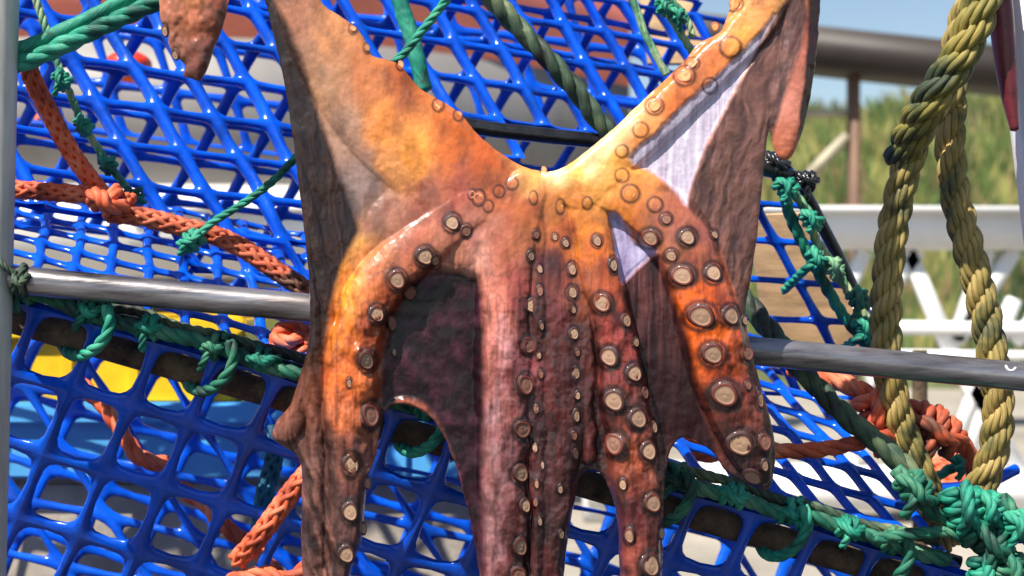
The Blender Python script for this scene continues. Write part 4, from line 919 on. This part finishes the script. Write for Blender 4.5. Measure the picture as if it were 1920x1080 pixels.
veins = np.clip(1-np.abs(fbm(GX/24+4, GY/60, 81, 3)-0.5)*22, 0, 1)*body*np.clip((GY-380)/120, 0, 1)
col *= (1-0.28*veins)[..., None]
col *= (1-0.28*np.clip((str_v-0.55)*5, 0, 1)*np.clip((GY-420)/150, 0, 1)*body)[..., None]
col *= (1-0.62*ring)[..., None]
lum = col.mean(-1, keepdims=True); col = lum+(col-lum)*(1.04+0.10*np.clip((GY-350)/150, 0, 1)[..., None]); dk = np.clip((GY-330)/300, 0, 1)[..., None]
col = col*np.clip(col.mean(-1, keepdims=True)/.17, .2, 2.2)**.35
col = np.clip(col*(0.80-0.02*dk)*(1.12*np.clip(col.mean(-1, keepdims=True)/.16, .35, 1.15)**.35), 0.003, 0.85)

# mesh of the body: front and back skins that share the rim
used = sd < 0.9*STEP
fc = used[:-1, :-1] & used[1:, :-1] & used[:-1, 1:] & used[1:, 1:]
iy, ix = np.nonzero(fc)
cnt = np.zeros(GX.shape, int)
for dy in (0, 1):
    for dx in (0, 1): np.add.at(cnt, (iy+dy, ix+dx), 1)
vm = cnt > 0; rim = vm & (cnt < 4)
gyy, gxx = np.gradient(sd, STEP)
gn = np.hypot(gxx, gyy)+1e-6
SX = np.where(rim, GX-gxx/gn*sd/np.maximum(gn, .6), GX); SY = np.where(rim, GY-gyy/gn*sd/np.maximum(gn, .6), GY)
Fz = np.where(rim, 0, Ff); Bz = np.where(rim, 0, Bf)
PY_Z = S
idxF = -np.ones(GX.shape, int); nF = vm.sum(); idxF[vm] = np.arange(nF)
idxB = idxF.copy(); inner = vm & ~rim; idxB[inner] = nF+np.arange(inner.sum())
def world(xx, yy, zz): return np.stack([(xx-960)*S, -zz*S, CZ+(540-yy)*S], -1)
VF = world(SX[vm], SY[vm], (Mid+Fz)[vm]); VB = world(SX[inner], SY[inner], (Mid+Bz)[inner])
q = lambda I: np.stack([I[iy, ix], I[iy+1, ix], I[iy+1, ix+1], I[iy, ix+1]], -1)
Fa = q(idxF); Fb = q(idxB)[:, ::-1]
same = (Fa == Fb[:, ::-1]).all(1); Fb = Fb[~same]
octo = thing('octopus', 'big brown and orange octopus hung spread out to dry, suckers facing forward', 'octopus', loc=(0.0, 0, CZ-0.3))

m = bpy.data.materials.new('octopus_skin'); m.use_nodes = True
t = m.node_tree; N = t.nodes; L = t.links; b = N['Principled BSDF']
at_ = N.new('ShaderNodeAttribute'); at_.attribute_name = 'lit_pigment'
tc = N.new('ShaderNodeTexCoord')
n1 = N.new('ShaderNodeTexNoise'); n1.inputs['Scale'].default_value = 260; n1.inputs['Detail'].default_value = 6; n1.inputs['Roughness'].default_value = 0.7; L.new(tc.outputs['Object'], n1.inputs['Vector'])
r1 = N.new('ShaderNodeValToRGB'); r1.color_ramp.elements[0].position = 0.32; r1.color_ramp.elements[1].position = 0.68
r1.color_ramp.elements[0].color = (.86, .84, .84, 1); r1.color_ramp.elements[1].color = (1.1, 1.09, 1.08, 1); L.new(n1.outputs[0], r1.inputs[0])
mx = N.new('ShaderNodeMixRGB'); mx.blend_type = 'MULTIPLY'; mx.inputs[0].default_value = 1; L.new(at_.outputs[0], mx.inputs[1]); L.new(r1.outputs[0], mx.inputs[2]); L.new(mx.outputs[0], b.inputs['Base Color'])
b.inputs['Subsurface Weight'].default_value = 0.12; b.inputs['Subsurface Radius'].default_value = (1, .35, .15); b.inputs['Subsurface Scale'].default_value = 0.006
n2 = N.new('ShaderNodeTexNoise'); n2.inputs['Scale'].default_value = 45; n2.inputs['Detail'].default_value = 5; L.new(tc.outputs['Object'], n2.inputs['Vector'])
r2 = N.new('ShaderNodeMapRange'); r2.inputs['From Min'].default_value = .35; r2.inputs['From Max'].default_value = .65; r2.inputs['To Min'].default_value = .25; r2.inputs['To Max'].default_value = .55; L.new(n2.outputs[0], r2.inputs[0]); L.new(r2.outputs[0], b.inputs['Roughness'])
b.inputs['Coat Roughness'].default_value = 0.10
cw = N.new('ShaderNodeMath'); cw.operation = 'MULTIPLY'; cw.inputs[1].default_value = .6; L.new(at_.outputs['Alpha'], cw.inputs[0]); L.new(cw.outputs[0], b.inputs['Coat Weight'])
mpp = N.new('ShaderNodeMapping'); mpp.inputs['Scale'].default_value = (1, 1, .3); L.new(tc.outputs['Object'], mpp.inputs[0])
n3 = N.new('ShaderNodeTexNoise'); n3.inputs['Scale'].default_value = 420; n3.inputs['Detail'].default_value = 6; L.new(mpp.outputs[0], n3.inputs['Vector'])
bp = N.new('ShaderNodeBump'); bp.inputs['Strength'].default_value = .25; bp.inputs['Distance'].default_value = .0005; L.new(n3.outputs[0], bp.inputs['Height']); mp4 = N.new('ShaderNodeMapping'); mp4.inputs['Scale'].default_value = (1, 1, .45); L.new(tc.outputs['Object'], mp4.inputs[0])
n4 = N.new('ShaderNodeTexNoise'); n4.inputs['Scale'].default_value = 95; n4.inputs['Detail'].default_value = 3; n4.inputs['Distortion'].default_value = 0.6; L.new(mp4.outputs[0], n4.inputs['Vector'])
bp2 = N.new('ShaderNodeBump'); bp2.inputs['Strength'].default_value = .30; bp2.inputs['Distance'].default_value = .0028; L.new(n4.outputs[0], bp2.inputs['Height']); L.new(bp.outputs[0], bp2.inputs['Normal'])
b.inputs['Specular IOR Level'].default_value = .42
L.new(bp2.outputs[0], b.inputs['Normal']); L.new(bp2.outputs[0], b.inputs['Coat Normal'])
M['skin'] = m
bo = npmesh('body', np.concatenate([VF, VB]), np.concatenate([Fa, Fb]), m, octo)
ca = bo.data.color_attributes.new('lit_pigment', 'FLOAT_COLOR', 'POINT')
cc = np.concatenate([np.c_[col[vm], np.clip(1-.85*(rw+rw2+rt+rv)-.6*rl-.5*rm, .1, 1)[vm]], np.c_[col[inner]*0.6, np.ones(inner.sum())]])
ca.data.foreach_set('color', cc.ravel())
print('octopus verts', len(cc))
# sucker: flared outer ring, raised lip, pale dished disc
def sucker_mesh(name, disc, seed):
    rnd = np.random.RandomState(seed)
    prof = [(1.30, -.25), (1.22, .02), (1.13, .18), (1.04, .32), (.96, .35), (.89, .28), (.77, .13), (.66, .14), (.48, .22), (.25, .26), (.08, .22)]
    k = 20; V = []; a = np.arange(k)*2*np.pi/k; wob = 1+0.07*np.sin(a*2+rnd.rand()*6)+0.05*np.sin(a*3+rnd.rand()*6)
    for (r, z) in prof:
        V += [(r*wob[i]*math.cos(a[i]), r*wob[i]*math.sin(a[i]), z+0.03*math.sin(a[i]*3+seed)) for i in range(k)]
    F = []; mi = []
    for q_ in range(len(prof)-1):
        for i in range(k):
            j = (i+1) % k; F.append([q_*k+i, q_*k+j, (q_+1)*k+j, (q_+1)*k+i]); mi.append(0 if q_ < 2 else (1 if q_ < 5 else 2))
    me = bpy.data.meshes.new(name); V.append((0, 0, .15)); c0 = len(V)-1
    for i in range(k): F.append([(len(prof)-1)*k+i, (len(prof)-1)*k+(i+1) % k, c0]); mi.append(2)
    me.from_pydata(V, [], F)
    for m_ in disc: me.materials.append(m_)
    me.polygons.foreach_set('material_index', mi); me.polygons.foreach_set('use_smooth', [True]*len(F)); me.update(); return me
MS = {'dark': mat('sucker_base_dark', sr(52, 26, 26), .4, var=.3, scale=200, bump=.4, coat=.2),
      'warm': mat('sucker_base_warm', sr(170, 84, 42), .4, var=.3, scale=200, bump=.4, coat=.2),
      'lipd': mat('sucker_lip_dark', sr(84, 46, 40), .35, var=.3, scale=200, bump=.3, coat=.3),
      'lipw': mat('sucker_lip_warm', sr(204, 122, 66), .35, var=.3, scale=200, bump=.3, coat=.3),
      'disc': mat('sucker_disc', sr(176, 140, 114), .5, var=.25, scale=260, bump=.4),
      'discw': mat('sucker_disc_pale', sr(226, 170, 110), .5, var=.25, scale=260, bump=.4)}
MS['disc2'] = mat('sucker_disc_tan', sr(200, 160, 130), .45, var=.3, scale=300, bump=.5); MS['disc3'] = mat('sucker_disc_brown', sr(146, 102, 84), .4, var=.3, scale=300, bump=.5)
MS['lip2'] = mat('sucker_lip_red', sr(122, 58, 46), .3, var=.3, scale=200, bump=.3, coat=.3)
SM = [sucker_mesh('sucker', (MS['dark'], MS['lipd' if s_ % 2 else 'lip2'], MS[('disc', 'disc2', 'disc3', 'disc')[s_]]), s_) for s_ in range(4)]
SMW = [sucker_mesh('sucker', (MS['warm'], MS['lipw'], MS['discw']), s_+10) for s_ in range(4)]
TZ = Mid+Ff; tgy, tgx = np.gradient(TZ, STEP)
from mathutils import Matrix
ax_e = lambda i, j: float(tgx[max(0, j-3):j+4, max(0, i-3):i+4].mean())
for n_, (x, y, r, k) in enumerate(SUCK):
    i = int(round((x-gx[0])/STEP)); j = int(round((y-gy[0])/STEP))
    q5 = max(2, int(r*.6/STEP)); wq = 0.12 if abs(ax_e(i, j)) < .6 else .4; z = (1-wq)*TZ[j, i]+wq*TZ[max(0, j-q5):j+q5+1, max(0, i-q5):i+q5+1].max(); sl2 = slice(max(0, j-4), j+5), slice(max(0, i-4), i+5)
    ax, ay = np.clip(tgx[sl2].mean(), -.9, .9), np.clip(tgy[sl2].mean(), -.9, .9)
    nrm = Vector((-ax, -1, ay)).normalized()      # world: x, -depth, z
    Z = nrm; Xa = Vector((1, 0, 0)); Xa = (Xa-Z*Xa.dot(Z)).normalized(); Ya = Z.cross(Xa)
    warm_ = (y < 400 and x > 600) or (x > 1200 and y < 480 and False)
    me = (SMW if warm_ else SM)[(n_*7+int(x)) % 4]
    o = bpy.data.objects.new('sucker', me); link(o, octo)
    kk = min(1.0, k/max(.45, Xa.x)) if k < 1 else k
    rr = r*S*(.74 if warm_ else .86)
    mt = Matrix((Xa*rr*kk, Ya*rr, Z*rr*(.36 if not warm_ else .16))).transposed().to_4x4()
    mt.translation = Vector(((x-960)*S, -(z-0.2 if not warm_ else z-0.9)*S, CZ+(540-y)*S))-octo.location
    o.matrix_local = mt
# tie wire over the top rail, and the second octopus arm behind the white post
mb = MB(); pts = [(1862, -120, 20), (1872, -20, 21), (1880, 60, 22), (1888, 140, 20), (1896, 200, 16), (1903, 244, 8)]
pth = cat_rom([P(a_, b_, .20) for a_, b_, _ in pts], 8); A, s_ = resample(pth, .004)
rad = np.interp(s_/s_[-1], np.linspace(0, 1, 6), [PXR(q_[2], .32) for q_ in pts]); mb.add(*tube_np(A, rad, 16))
tag(mb.build('drying_octopus', mat('dark_red_skin', sr(112, 40, 52), .4, var=.3, scale=60, bump=.4, coat=.2)), 'tip of a dark red octopus arm hanging beside the white post', 'octopus')
